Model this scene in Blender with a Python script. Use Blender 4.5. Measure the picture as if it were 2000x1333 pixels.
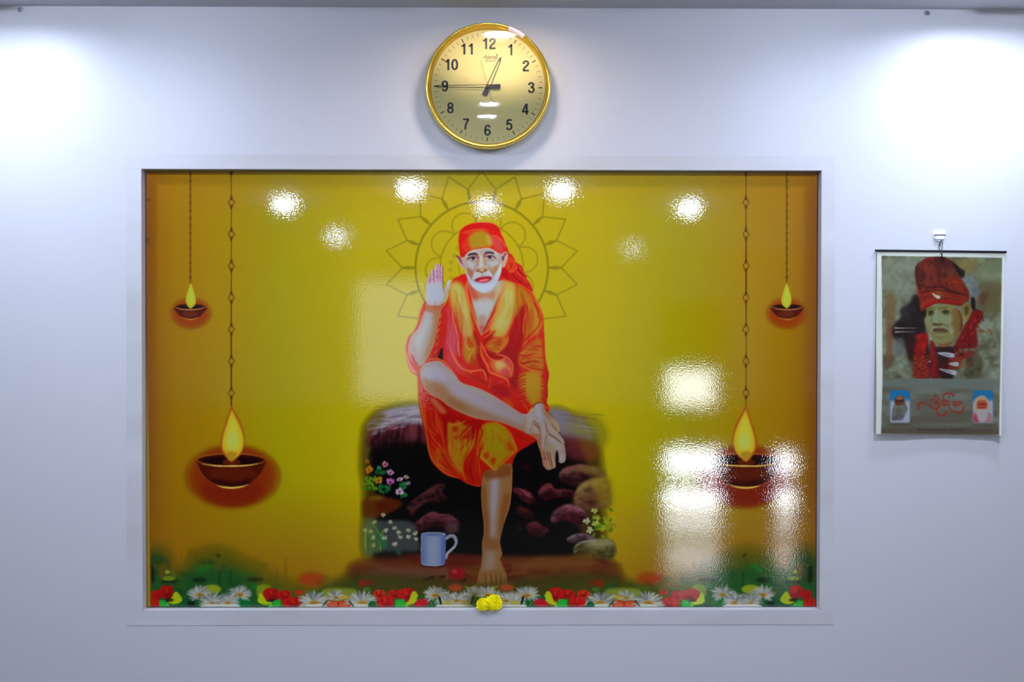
import bpy, bmesh, math, random
import numpy as np
from mathutils import Vector, Matrix

for o in list(bpy.data.objects):
    bpy.data.objects.remove(o)
SC = bpy.context.scene
COL = SC.collection
random.seed(4)
RNG = np.random.RandomState(7)

# ---------------------------------------------------------------- camera
FPX, CX, CY = 1944.0, 1000.0, 666.5            # focal length in pixels of the 2000 x 1333 frame
CAM = np.array([0.0529, -2.3910, 1.7749])
YAW, PITCH, ROLL = 0.007774, -0.010894, 0.001198


def cam_basis():
    cy_, sy_ = math.cos(YAW), math.sin(YAW)
    cp, sp = math.cos(PITCH), math.sin(PITCH)
    fwd = np.array([sy_ * cp, cy_ * cp, sp])
    right = np.array([cy_, -sy_, 0.0])
    up = np.cross(right, fwd)
    c, s = math.cos(ROLL), math.sin(ROLL)
    return c * right + s * up, -s * right + c * up, fwd


CR, CU, CF = cam_basis()


def at(x, y, Y=0.0):
    """point of the plane y = Y (parallel to the wall) seen at pixel (x, y)"""
    d = CF + (x - CX) / FPX * CR - (y - CY) / FPX * CU
    return CAM + d * (Y - CAM[1]) / d[1]


def to_px(P):
    d = P - CAM
    w = d @ CF
    return CX + FPX * (d @ CR) / w, CY - FPX * (d @ CU) / w


cam_data = bpy.data.cameras.new('camera')
cam_data.sensor_width = 36.0
cam_data.lens = FPX / 2000.0 * 36.0
cam_data.clip_start = 0.02
cam = bpy.data.objects.new('camera', cam_data)
cam.matrix_world = Matrix(((CR[0], CU[0], -CF[0], CAM[0]), (CR[1], CU[1], -CF[1], CAM[1]),
                           (CR[2], CU[2], -CF[2], CAM[2]), (0, 0, 0, 1)))
COL.objects.link(cam)
SC.camera = cam

# ---------------------------------------------------------------- light levels and exposure
vs = SC.view_settings
vs.view_transform = 'Standard'
vs.look = 'None'
vs.gamma = 1.0
vs.use_curve_mapping = False
vs.exposure = 0.2
world = bpy.data.worlds.new('world')
SC.world = world
world.use_nodes = True
world.node_tree.nodes['Background'].inputs[0].default_value = (0.55, 0.66, 0.9, 1)
world.node_tree.nodes['Background'].inputs[1].default_value = 0.25
world.cycles.sampling_method = 'NONE'
SC.cycles.max_bounces = 5
SC.cycles.diffuse_bounces = 3
SC.cycles.glossy_bounces = 3
COOL = (0.66, 0.745, 0.985)
WARM = (1.0, 0.80, 0.70)
LAMP_EDGE = 222.0        # lens radiance of the two wall lamps beside the poster
LAMP_MID = 84.0          # warm lamp above the clock
LAMP_ROOM = 285.0         # lamps further back in the room
LAMP_ROW = 395.0         # added globe lamps close to the wall, and the flush pair
PANE = 30.0              # daylight in the glazed door at the far end

# ---------------------------------------------------------------- helpers
def srgb(c):
    a = np.asarray(c, dtype=np.float64) / 255.0
    return np.where(a <= 0.04045, a / 12.92, ((a + 0.055) / 1.055) ** 2.4)


def mat(name, col, rough=0.5, metal=0.0, spec=0.5, emit=None, strength=0.0):
    m = bpy.data.materials.new(name)
    m.use_nodes = True
    b = m.node_tree.nodes['Principled BSDF']
    c = srgb(col)
    b.inputs['Base Color'].default_value = (c[0], c[1], c[2], 1)
    b.inputs['Roughness'].default_value = rough
    b.inputs['Metallic'].default_value = metal
    b.inputs['Specular IOR Level'].default_value = spec
    if emit is not None:
        b.inputs['Emission Color'].default_value = (*emit, 1)
        b.inputs['Emission Strength'].default_value = strength
    return m


def add_noise(m, scale=30, detail=4, bump=0.2, dist=0.001, colour=None, stretch=(1, 1, 1), rough=None):
    """procedural relief (and optional colour / gloss variation) on a material"""
    nt = m.node_tree
    b = nt.nodes['Principled BSDF']
    tc = nt.nodes.new('ShaderNodeTexCoord')
    mp = nt.nodes.new('ShaderNodeMapping')
    mp.inputs['Scale'].default_value = stretch
    n = nt.nodes.new('ShaderNodeTexNoise')
    n.inputs['Scale'].default_value = scale
    n.inputs['Detail'].default_value = detail
    nt.links.new(tc.outputs['Object'], mp.inputs['Vector'])
    nt.links.new(mp.outputs['Vector'], n.inputs['Vector'])
    if bump:
        bp = nt.nodes.new('ShaderNodeBump')
        bp.inputs['Strength'].default_value = bump
        bp.inputs['Distance'].default_value = dist
        nt.links.new(n.outputs['Fac'], bp.inputs['Height'])
        if b.inputs['Normal'].links:
            nt.links.new(b.inputs['Normal'].links[0].from_socket, bp.inputs['Normal'])
        nt.links.new(bp.outputs['Normal'], b.inputs['Normal'])
    if colour is not None:
        r = nt.nodes.new('ShaderNodeValToRGB')
        e = r.color_ramp.elements
        for i in (0, 1):
            c = srgb(colour[i])
            e[i].color = (c[0], c[1], c[2], 1)
        e[0].position, e[1].position = 0.3, 0.7
        nt.links.new(n.outputs['Fac'], r.inputs['Fac'])
        nt.links.new(r.outputs['Color'], b.inputs['Base Color'])
    if rough is not None:
        r2 = nt.nodes.new('ShaderNodeMapRange')
        r2.inputs['To Min'].default_value, r2.inputs['To Max'].default_value = rough
        nt.links.new(n.outputs['Fac'], r2.inputs['Value'])
        nt.links.new(r2.outputs['Result'], b.inputs['Roughness'])
    return m


def tag(o, label=None, cat=None, group=None, kind=None):
    for k, v in (('label', label), ('category', cat), ('group', group), ('kind', kind)):
        if v:
            o[k] = v
    return o


def obj(name, me, m=None, parent=None, smooth=False):
    if isinstance(me, bmesh.types.BMesh):
        bm = me
        me = bpy.data.meshes.new(name)
        bmesh.ops.recalc_face_normals(bm, faces=bm.faces)
        bm.to_mesh(me)
        bm.free()
    if m is not None:
        me.materials.clear()
        me.materials.append(m)
    if smooth:
        for p in me.polygons:
            p.use_smooth = True
    o = bpy.data.objects.new(name, me)
    COL.objects.link(o)
    if parent is not None:
        o.parent = parent
    return o


def empty(name, loc, rot=(0, 0, 0)):
    o = bpy.data.objects.new(name, None)
    o.location = loc
    o.rotation_euler = rot
    o.empty_display_size = 0.05
    COL.objects.link(o)
    return o


def box(bm, lo, hi, bevel=0.0):
    lo, hi = Vector(lo), Vector(hi)
    r = bmesh.ops.create_cube(bm, size=1.0)
    for v in r['verts']:
        v.co = Vector([(lo[i] + hi[i]) / 2 + v.co[i] * (hi[i] - lo[i]) for i in range(3)])
    if bevel:
        es = list({e for v in r['verts'] for e in v.link_edges})
        bmesh.ops.bevel(bm, geom=es, offset=bevel, segments=2, affect='EDGES')
    return bm


def new_box(lo, hi, bevel=0.0):
    return box(bmesh.new(), lo, hi, bevel)


def lathe(profile, n=64, axis='y', closed=False):
    """profile of (radius, offset along axis); spun round the local axis"""
    bm = bmesh.new()
    rings = []
    for r, h in profile:
        ring = []
        for i in range(n):
            a = 2 * math.pi * i / n
            if axis == 'y':
                co = (r * math.cos(a), h, r * math.sin(a))
            else:
                co = (r * math.cos(a), r * math.sin(a), h)
            ring.append(bm.verts.new(co))
        rings.append(ring)
    m = len(rings)
    for j in range(m if closed else m - 1):
        A, B = rings[j], rings[(j + 1) % m]
        for i in range(n):
            bm.faces.new((A[i], A[(i + 1) % n], B[(i + 1) % n], B[i]))
    if not closed:
        for ring in (rings[0], rings[-1]):
            if (ring[0].co - ring[n // 2].co).length > 1e-6:
                bm.faces.new(ring)
    bmesh.ops.remove_doubles(bm, verts=bm.verts, dist=1e-6)
    return bm


def tube(bm, pts, r, n=8):
    pts = [Vector(p) for p in pts]
    rings = []
    for i, p in enumerate(pts):
        t = (pts[min(i + 1, len(pts) - 1)] - pts[max(i - 1, 0)]).normalized()
        a = t.cross(Vector((0.31, 0.22, 0.92)))
        if a.length < 1e-3:
            a = t.cross(Vector((1, 0, 0)))
        a.normalize()
        b = t.cross(a)
        rings.append([bm.verts.new(p + r * (math.cos(2 * math.pi * k / n) * a + math.sin(2 * math.pi * k / n) * b)) for k in range(n)])
    for A, B in zip(rings, rings[1:]):
        for k in range(n):
            bm.faces.new((A[k], A[(k + 1) % n], B[(k + 1) % n], B[k]))
    bm.faces.new(rings[0])
    bm.faces.new(rings[-1])
    return bm


def prism(bm, poly, y0, y1):
    """flat outline (x, z) given a thickness along y"""
    f = [bm.verts.new((x, y0, z)) for x, z in poly]
    g = [bm.verts.new((x, y1, z)) for x, z in poly]
    bm.faces.new(f)
    bm.faces.new(g[::-1])
    n = len(poly)
    for i in range(n):
        bm.faces.new((f[i], f[(i + 1) % n], g[(i + 1) % n], g[i]))
    return bm


# ---------------------------------------------------------------- the room
NW, NB, NH, ND = 1.63, 1.10, 1.0597, 0.027      # niche: width, sill height, height, depth
CEIL = 2.547
RX, RY = 3.3, -7.4

M_wall = mat('wall_paint', (195, 195, 197), rough=0.42, spec=0.4)
add_noise(M_wall, scale=2.2, detail=3, bump=0.10, dist=0.02, stretch=(1, 1, 1))
add_noise(M_wall, scale=60, detail=3, bump=0.10, dist=0.0012, stretch=(1, 1, .35))
M_trim = mat('plaster_band_paint', (195, 195, 197), rough=0.42, spec=0.4)
add_noise(M_trim, scale=9, detail=5, bump=0.22, dist=0.003, stretch=(.35, 1, 1), colour=((184, 182, 180), (197, 197, 199)))
M_reveal = mat('reveal_paint', (195, 195, 197), rough=0.5)
add_noise(M_reveal, scale=40, detail=4, bump=0.3, dist=0.002)
M_ceil = mat('ceiling_paint', (196, 198, 203), rough=0.7)
add_noise(M_ceil, scale=20, bump=0.1)
M_floor = mat('floor_tile', (130, 124, 116), rough=0.16)
add_noise(M_floor, scale=3, bump=0, colour=((112, 106, 98), (142, 136, 128)), rough=(0.12, 0.22))
M_far = mat('far_wall_paint', (216, 218, 210), rough=0.7)
add_noise(M_far, scale=1.5, bump=0.05)
M_side = mat('side_wall_paint', (205, 206, 206), rough=0.65)
add_noise(M_side, scale=2, bump=0.08)
M_dark = mat('dark_wood', (74, 52, 36), rough=0.4)
add_noise(M_dark, scale=8, bump=0.1, stretch=(1, 1, .1), colour=((60, 40, 26), (88, 62, 44)))

# the wall with its niche: front sheet with the opening, the reveals, the recess back
bm = bmesh.new()
xs = [-RX, -NW / 2, NW / 2, RX]
zs = [0, NB, NB + NH, CEIL]
T = 0.20
for i in range(3):
    for j in range(3):
        lo, hi = (xs[i], 0, zs[j]), (xs[i + 1], T, zs[j + 1])
        if (i, j) == (1, 1):
            lo = (lo[0], ND + 0.004, lo[2])
        v = [bm.verts.new(p) for p in ((lo[0], lo[1], lo[2]), (hi[0], lo[1], lo[2]), (hi[0], lo[1], hi[2]), (lo[0], lo[1], hi[2]))]
        bm.faces.new(v)
x0, x1, z0, z1, d = -NW / 2, NW / 2, NB, NB + NH, ND + 0.004
for q in (((x0, 0, z0), (x0, d, z0), (x0, d, z1), (x0, 0, z1)), ((x1, 0, z0), (x1, 0, z1), (x1, d, z1), (x1, d, z0)),
          ((x0, 0, z1), (x0, d, z1), (x1, d, z1), (x1, 0, z1)), ((x0, 0, z0), (x1, 0, z0), (x1, d, z0), (x0, d, z0))):
    bm.faces.new([bm.verts.new(p) for p in q])
bmesh.ops.remove_doubles(bm, verts=bm.verts, dist=1e-5)
# outer faces give the wall its thickness
for q in (((-RX, T, 0), (RX, T, 0), (RX, T, CEIL), (-RX, T, CEIL)),):
    bm.faces.new([bm.verts.new(p) for p in q])
wall_front = tag(obj('wall_front', bm, M_wall), kind='structure')
tag(obj('ceiling', new_box((-RX - .1, RY - .1, CEIL), (RX + .1, T, CEIL + .12)), M_ceil), kind='structure')
tag(obj('floor', new_box((-RX - .1, RY - .1, -.1), (RX + .1, T, 0)), M_floor), kind='structure')
tag(obj('wall_left', new_box((-RX - .1, RY, 0), (-RX, 0, CEIL)), M_side), kind='structure')
tag(obj('wall_right', new_box((RX, RY, 0), (RX + .1, 0, CEIL)), M_side), kind='structure')

# raised plaster band round the niche (its edge shows as a faint line)
BT = 0.0010
bw = dict(l=0.037, r=0.033, t=0.034, b=0.036)
bm = bmesh.new()
box(bm, (x0 - bw['l'], -BT, z1), (x1 + bw['r'], 0.0005, z1 + bw['t']), 0.0004)
box(bm, (x0 - bw['l'], -BT, z0 - bw['b']), (x1 + bw['r'], 0.0005, z0), 0.0004)
box(bm, (x0 - bw['l'], -BT, z0), (x0, 0.0005, z1), 0.0004)
box(bm, (x1, -BT, z0), (x1 + bw['r'], 0.0005, z1), 0.0004)
tag(obj('trim_1', bm, M_trim), kind='structure')


def mirror_px(x, y, Yp):
    """where the ray through pixel (x, y), reflected by the glossy poster, meets the plane y = Yp"""
    h = at(x, y, ND)
    d = (h - CAM) * np.array([1, -1, 1])
    return h + d * (Yp - h[1]) / d[1]


# far wall behind the camera: the poster reflects its glazed door panes and an added glowing panel
obj_far = tag(obj('wall_back', new_box((-RX, RY - .1, 0), (RX, RY, CEIL)), M_far), kind='structure')
bm = bmesh.new()
box(bm, (-RX, RY, 0), (RX, RY + .02, 1.02))
box(bm, (-RX, RY, 1.02), (RX, RY + .035, 1.06), .004)
tag(obj('trim_2', bm, M_dark), kind='structure')
M_pane = mat('daylit_frosted_glass', (235, 240, 245), rough=0.3, emit=(0.86, 0.93, 1.0), strength=PANE)
add_noise(M_pane, scale=8, bump=0.1)
M_pane2 = mat('daylit_frosted_glass_upper', (225, 235, 235), rough=0.3, emit=(0.9, 0.95, 0.95), strength=PANE * .45)
add_noise(M_pane2, scale=8, bump=0.1)
rows = [((1303, 722), (1394, 792), M_pane2), ((1303, 880), (1402, 926), M_pane), ((1300, 956), (1402, 1016), M_pane)]
rows2 = [((1516, 884), (1547, 926), M_pane), ((1518, 956), (1547, 1012), M_pane)]
for k, rs in enumerate((rows, rows2)):
    q = [(mirror_px(*a, RY + .05), mirror_px(*b, RY + .05), m) for a, b, m in rs]
    lo_x = min(a[0] for a, b, m in q) - .07
    hi_x = max(b[0] for a, b, m in q) + .07
    dr = obj('door_%d' % (k + 1), new_box((lo_x, RY + .036, 0.0), (hi_x, RY + .062, 2.05), .004), M_dark)
    tag(dr, kind='structure')
    for a, b, m in q:
        p = obj('pane', new_box((a[0], RY + .058, max(b[2], .03)), (b[0], RY + .068, a[2])), m, dr)
    hm = tube(bmesh.new(), [(lo_x + .035, RY + .060, 1.0), (lo_x + .035, RY + .105, 1.0), (lo_x + .035, RY + .105, .88), (lo_x + .035, RY + .060, .88)], .008)
    obj('door_handle', hm, mat('brushed_steel_%d' % k, (170, 170, 172), .3, 1.0), dr)
a, b = mirror_px(697, 548, RY + .03), mirror_px(832, 782, RY + .03)
M_glow = mat('added_glow_pane', (235, 240, 235), rough=0.4, emit=(0.86, 0.95, 0.88), strength=PANE * .07)  # added glowing panel, makes a pale rectangle in the poster's reflection
add_noise(M_glow, scale=5, bump=0.03)
M_glowf = mat('glow_panel_frame_paint', (150, 150, 146), rough=0.5)
add_noise(M_glowf, scale=30, bump=0.05)
hw, hh = (b[0] - a[0]) / 2, a[2] - b[2]
bm = bmesh.new()
for lo, hi in (((-hw - .05, .0, -.05), (hw + .05, .05, 0)), ((-hw - .05, .0, hh), (hw + .05, .05, hh + .05)),
               ((-hw - .05, .0, 0), (-hw, .05, hh)), ((hw, .0, 0), (hw + .05, .05, hh))):
    box(bm, lo, hi, .003)
w1 = tag(obj('glow_panel_1', bm, M_glowf), kind='structure')
w1.location = ((a[0] + b[0]) / 2, RY, b[2])
obj('pane', new_box((-hw, .002, 0), (hw, .012, hh)), M_glow, w1)

# ---------------------------------------------------------------- recessed ceiling lamps
M_ring = mat('lamp_ring_white', (235, 236, 238), rough=0.35)
add_noise(M_ring, scale=80, bump=0.03)
ring_me = lathe([(.052, .010), (.052, -.004), (.056, -.008), (.070, -.006), (.074, 0.0), (.060, .010)], 40, 'z', closed=True)
lens_me = lathe([(0.0, .002), (.030, .0015), (.0525, .003), (.0525, .006), (0.0, .006)], 24, 'z')
rm = bpy.data.meshes.new('lamp_ring'); bmesh.ops.recalc_face_normals(ring_me, faces=ring_me.faces); ring_me.to_mesh(rm)
bmesh.ops.recalc_face_normals(lens_me, faces=lens_me.faces)


dome_me = lathe([(0.0, -.042), (.020, -.040), (.036, -.034), (.047, -.024), (.0515, -.010), (.0525, .006), (0.0, .006)], 24, 'z')
bmesh.ops.recalc_face_normals(dome_me, faces=dome_me.faces)


def downlight(x, y, emit, strength, label, size=1.0, dome=False):
    t = tag(empty('ceiling_downlight', (x, y, CEIL - .0105 * size)), label, 'lamp', 'recessed ceiling lamps')
    t.scale = (size, size, size)
    obj('trim_ring', rm.copy(), M_ring, t, True)
    lm = bpy.data.meshes.new('lens')
    (dome_me if dome else lens_me).to_mesh(lm)
    m = bpy.data.materials.new('lamp_lens')
    m.use_nodes = True
    m.node_tree.nodes.clear()
    em = m.node_tree.nodes.new('ShaderNodeEmission')
    em.inputs[0].default_value = (*emit, 1)
    em.inputs[1].default_value = strength
    mo = m.node_tree.nodes.new('ShaderNodeOutputMaterial')
    m.node_tree.links.new(em.outputs[0], mo.inputs[0])
    obj('lens', lm, m, t, True)
    return t


xl, xr, xm = at(14, 120)[0], at(1905, 120)[0], at(950, 60)[0]
downlight(xl, -0.27, COOL, LAMP_EDGE, 'cool white ceiling lamp close to the wall, left of the poster', .9)
downlight(xr, -0.25, COOL, LAMP_EDGE * 1.25, 'cool white ceiling lamp close to the wall, above the calendar', .9)
downlight(xm + .03, -0.235, WARM, LAMP_MID, 'warm white ceiling lamp close to the wall, just above the clock', .9)
for x_, lab in ((-0.98, 'added globe ceiling lamp, over the left of the poster'), (0.98, 'added globe ceiling lamp, over the right of the poster')):
    downlight(x_, -0.86, COOL, LAMP_ROW, lab, 1.0, True)  # unseen lamps, added to light the upper wall
downlight(0.0, -1.04, COOL, LAMP_ROW * 1.3, 'flush ceiling lamp, nearer of two mirrored in the clock glass', .75)
downlight(-.01, -1.24, COOL, LAMP_ROW * .9, 'flush ceiling lamp, farther of two mirrored in the clock glass', .75)
for (u, v), s, lab in (((557, 390), .75, 'ceiling lamp mirrored top left in the poster'), ((803, 360), .7, 'ceiling lamp mirrored left of the halo tip'),
                       ((950, 393), .22, 'ceiling lamp mirrored just above the turban'), ((1095, 363), .7, 'ceiling lamp mirrored right of the halo tip'),
                       ((1345, 398), .85, 'ceiling lamp mirrored top right in the poster'), ((658, 455), .22, 'faint ceiling lamp mirrored lower left of the halo'),
                       ((1235, 480), .13, 'faintest ceiling lamp mirrored right of the halo')):
    h = at(u, v, ND)
    d = (h - CAM) * np.array([1, -1, 1])
    p = h + d * (CEIL - h[2]) / d[2]
    downlight(p[0], p[1], COOL, LAMP_ROOM * s, lab, 1.0, True)
# ---------------------------------------------------------------- printed pictures (procedural colour, one value per vertex)
FR = dict(A=(880, 425, 10.0), B=(780, 500, 10.0), C=(770, 540, 6.0606), D=(770, 680, 6.0606), E=(1000, 780, 8.886),
          F=(800, 860, 4.4433), G=(700, 880, 5.555), H=(990, 780, 3.9217), M=(700, 320, 3.702), N=(700, 640, 3.702),
          Q=(690, 880, 3.808), K=(1720, 490, 8.3333), L=(1720, 590, 8.3333), J=(1710, 730, 7.6923), P=(0, 0, 1.0),
          R=(280, 1050, 8.3333), S=(500, 1090, 7.6923), U=(800, 1110, 6.6667), V=(340, 770, 5.795))


def pts(s):
    out, fr = [], FR['P']
    for t in s.split():
        if t[-1] == ':':
            fr = FR[t[0]]
        else:
            a, b = t.split(',')
            out.append((fr[0] + float(a) / fr[2], fr[1] + float(b) / fr[2]))
    return np.array(out)


def spline(P, closed, n=6):
    P = np.asarray(P, float)
    if len(P) < 3:
        return P
    if closed:
        Q = np.vstack([P[-1], P, P[0], P[1]])
    else:
        Q = np.vstack([2 * P[0] - P[1], P, 2 * P[-1] - P[-2]])
    t = np.linspace(0, 1, n, endpoint=False)[:, None]
    out = []
    for i in range(1, len(Q) - 2):
        a, b, c, d = Q[i - 1], Q[i], Q[i + 1], Q[i + 2]
        out.append(0.5 * (2 * b + (c - a) * t + (2 * a - 5 * b + 4 * c - d) * t ** 2 + (3 * b - a - 3 * c + d) * t ** 3))
    if not closed:
        out.append(P[-1:])
    return np.vstack(out)


def box_blur(m, r):
    for ax in (0, 1):
        for _ in range(3):
            k = max(1, int(round(r * 0.6)))
            pad = [(0, 0), (0, 0)]
            pad[ax] = (k + 1, k)
            c = np.cumsum(np.pad(m, pad, mode='edge'), axis=ax, dtype=np.float64)
            n = 2 * k + 1
            hi = np.take(c, range(n, c.shape[ax]), axis=ax)
            lo = np.take(c, range(0, c.shape[ax] - n), axis=ax)
            m = ((hi - lo) / n).astype(np.float32)
    return m


def smooth_noise(h, w, cell, seed, stretch=(1, 1)):
    r = np.random.RandomState(seed)
    gy, gx = int(h / (cell * stretch[1])) + 3, int(w / (cell * stretch[0])) + 3
    g = r.rand(gy, gx).astype(np.float32)
    y = np.arange(h) / (cell * stretch[1]); x = np.arange(w) / (cell * stretch[0])
    yi, xi = y.astype(int), x.astype(int)
    fy, fx = y - yi, x - xi
    fy = (fy * fy * (3 - 2 * fy))[:, None]; fx = (fx * fx * (3 - 2 * fx))[None]
    a, b = g[np.ix_(yi, xi)], g[np.ix_(yi, xi + 1)]
    c, d = g[np.ix_(yi + 1, xi)], g[np.ix_(yi + 1, xi + 1)]
    return ((a * (1 - fx) + b * fx) * (1 - fy) + (c * (1 - fx) + d * fx) * fy).astype(np.float32)


class Paint:
    def __init__(s, x0, y0, x1, y1, S, col):
        s.x0, s.y0, s.S = x0, y0, S
        s.W, s.H = int((x1 - x0) * S), int((y1 - y0) * S)
        s.im = np.empty((s.H, s.W, 3), np.float32)
        s.im[:] = col
        s.mx = None                        # mirror axis for repeated drawing

    def tr(s, P):
        P = pts(P) if isinstance(P, str) else np.asarray(P, float)
        if s.mx is not None:
            P = P.copy(); P[:, 0] = s.mx - P[:, 0]
        return P

    def mask(s, P, blur):
        S = s.S
        X, Y = (P[:, 0] - s.x0) * S, (P[:, 1] - s.y0) * S
        pad = int(blur * S * 2) + 3
        ax, bx = max(0, int(X.min()) - pad), min(s.W, int(X.max()) + pad + 1)
        ay, by = max(0, int(Y.min()) - pad), min(s.H, int(Y.max()) + pad + 1)
        if bx <= ax or by <= ay:
            return None, None
        w, h = bx - ax, by - ay
        d = np.zeros((h, w + 1), np.float32)
        X, Y = X - ax, Y - ay
        X2, Y2 = np.roll(X, -1), np.roll(Y, -1)
        for a, b, c, e in zip(X, Y, X2, Y2):
            if b == e:
                continue
            sg = 1.0
            if b > e:
                a, b, c, e, sg = c, e, a, b, -1.0
            r0, r1 = max(0, math.ceil(b - .5)), min(h, math.ceil(e - .5))
            if r1 <= r0:
                continue
            r = np.arange(r0, r1)
            xi = np.clip(np.ceil(a + (r + .5 - b) * (c - a) / (e - b) - .5), 0, w).astype(int)
            d[r, xi] += sg
        m = (np.abs(np.cumsum(d, axis=1)[:, :w]) > .5).astype(np.float32)
        if blur * S >= 0.8:
            m = box_blur(m, blur * S)
        return (slice(ay, by), slice(ax, bx)), m

    def put(s, sl, m, col, a, clip):
        if sl is None:
            return
        if clip is not None:
            m = m * clip[sl]
        m = (m * a)[..., None]
        if callable(col):
            yy = np.arange(sl[0].start, sl[0].stop) / s.S + s.y0
            xx = np.arange(sl[1].start, sl[1].stop) / s.S + s.x0
            if s.mx is not None:
                xx = s.mx - xx
            col = col(xx[None, :, None], yy[:, None, None])
        else:
            col = np.asarray(col, np.float32)
        s.im[sl] += (col - s.im[sl]) * m

    def fill(s, P, col, blur=.5, a=1.0, clip=None, sm=True):
        P = s.tr(P)
        if sm:
            P = spline(P, True)
        sl, m = s.mask(P, blur)
        s.put(sl, m, col, a, clip)

    def clip(s, P, blur=.5, sm=True, sub=None):
        P = s.tr(P)
        if sm:
            P = spline(P, True)
        sl, m = s.mask(P, blur)
        c = np.zeros((s.H, s.W), np.float32)
        if sl is not None:
            c[sl] = m
        if sub is not None:
            c *= 1 - sub
        return c

    def stroke(s, P, w, col, blur=.5, a=1.0, clip=None, sm=True, taper=True):
        P = s.tr(P)
        if sm:
            P = spline(P, False)
        t = np.gradient(P, axis=0)
        t /= np.maximum(np.hypot(t[:, 0], t[:, 1]), 1e-6)[:, None]
        n = np.stack([-t[:, 1], t[:, 0]], 1)
        u = np.linspace(0, 1, len(P))
        if isinstance(w, (tuple, list)):
            ww = np.interp(u, np.linspace(0, 1, len(w)), w)
        elif taper:
            ww = w * np.minimum(1, 0.25 + 1.6 * np.sin(math.pi * u))
        else:
            ww = np.full(len(P), float(w))
        L, Rr = P + n * ww[:, None] / 2, P - n * ww[:, None] / 2
        sl, m = s.mask(np.vstack([L, Rr[::-1]]), blur)
        s.put(sl, m, col, a, clip)

    def ell(s, cx, cy, rx, ry, col, blur=.5, a=1.0, clip=None, rot=0, arc=None, ring=None):
        t = np.linspace(0, 2 * math.pi, 40, endpoint=False)
        c, sn = math.cos(math.radians(rot)), math.sin(math.radians(rot))
        X, Y = rx * np.cos(t), ry * np.sin(t)
        P = np.stack([cx + X * c - Y * sn, cy + X * sn + Y * c], 1)
        if ring:
            s.stroke(np.vstack([P, P[:2]]), ring, col, blur, a, clip, sm=False, taper=False)
        else:
            s.fill(P, col, blur, a, clip, sm=False)

    def sample(s, x, y):
        """average of the paint under each pixel position"""
        u = np.clip((x - s.x0) * s.S - .5, 0, s.W - 1.001)
        v = np.clip((y - s.y0) * s.S - .5, 0, s.H - 1.001)
        i, j = u.astype(int), v.astype(int)
        fu, fv = (u - i)[..., None], (v - j)[..., None]
        I = s.im
        return (I[j, i] * (1 - fu) + I[j, i + 1] * fu) * (1 - fv) + (I[j + 1, i] * (1 - fu) + I[j + 1, i + 1] * fu) * fv


def hg(stops):
    X = [p for p, c in stops]
    Cc = np.array([c for p, c in stops], float)
    return lambda v: np.stack([np.interp(v, X, Cc[:, k]) for k in range(3)], -1)


def vgrad(y0, c0, y1, c1):
    c0, c1 = np.array(c0, np.float32), np.array(c1, np.float32)
    return lambda x, y: c0 + (c1 - c0) * np.clip((y - y0) / (y1 - y0), 0, 1) + 0 * x


def hgrad(x0, c0, x1, c1):
    c0, c1 = np.array(c0, np.float32), np.array(c1, np.float32)
    return lambda x, y: c0 + (c1 - c0) * np.clip((x - x0) / (x1 - x0), 0, 1) + 0 * y


# ================================================================ the big poster
p = Paint(268, 322, 1612, 1202, 2, (180, 160, 16))
xx = np.arange(p.W) / p.S + p.x0
yy = np.arange(p.H) / p.S + p.y0
g = hg([(0, (186, 169, 8)), (230, (178, 163, 8)), (390, (156, 145, 8)), (470, (155, 131, 10)), (540, (153, 118, 10)), (595, (148, 109, 10)), (630, (140, 94, 10)), (656, (126, 70, 10))])(np.abs(xx - 940))
p.im[:] = g[None]
low = np.clip((yy - 940) / 180, 0, 1)[:, None, None]
p.im += (np.array((146, 100, 4)) - p.im) * low * (np.clip(np.abs(xx - 940) / 400, .3, .85)[None, :, None])
top = np.clip((420 - yy) / 90, 0, 1)[:, None, None] * .35
p.im += (np.array((166, 112, 8)) - p.im) * top * np.clip((np.abs(xx - 940) - 60) / 200, 0, 1)[None, :, None]

# halo mandala behind the head
OL = (118, 110, 10)
c0 = (941.0, 523.5)
for k in range(18):
    a = math.radians(20 * k)
    pol = lambda r, an: (c0[0] + r * math.sin(an), c0[1] - r * math.cos(an))
    h = math.radians(10)
    for sgn in (-1, 1):
        p.stroke([pol(155, a + sgn * h), pol(189, a)], 2.6, OL, .6, .72, sm=False, taper=False)
    p.stroke([pol(130, a + h), pol(143, a + h), pol(156, a + h)], (3, 8, 3), OL, .6, .72)
p.ell(c0[0], c0[1], 129.5, 129.5, OL, .6, .78, ring=4.2)
inner = np.hypot(xx[None] - 941, yy[:, None] - 520)
for k in range(10):
    an = math.radians(8.5 + 36.5 * k)
    p.ell(941 + 85 * math.sin(an), 520 - 85 * math.cos(an), 25, 25, OL, .6, .6, clip=(inner > 81).astype(np.float32), ring=2.6)
p.ell(941, 520, 81, 81, OL, .6, .6, ring=2.8)
p.ell(941, 520, 45, 45, OL, .6, .5, ring=2.2)
for dx, dy in ((893, 485), (887, 499), (881, 513), (880, 528), (882, 543)):
    p.ell(dx, dy, 3, 3, OL, .5, .6, ring=1.6)

# hanging oil lamps, left then mirrored to the right
CH = (98, 42, 12)


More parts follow.
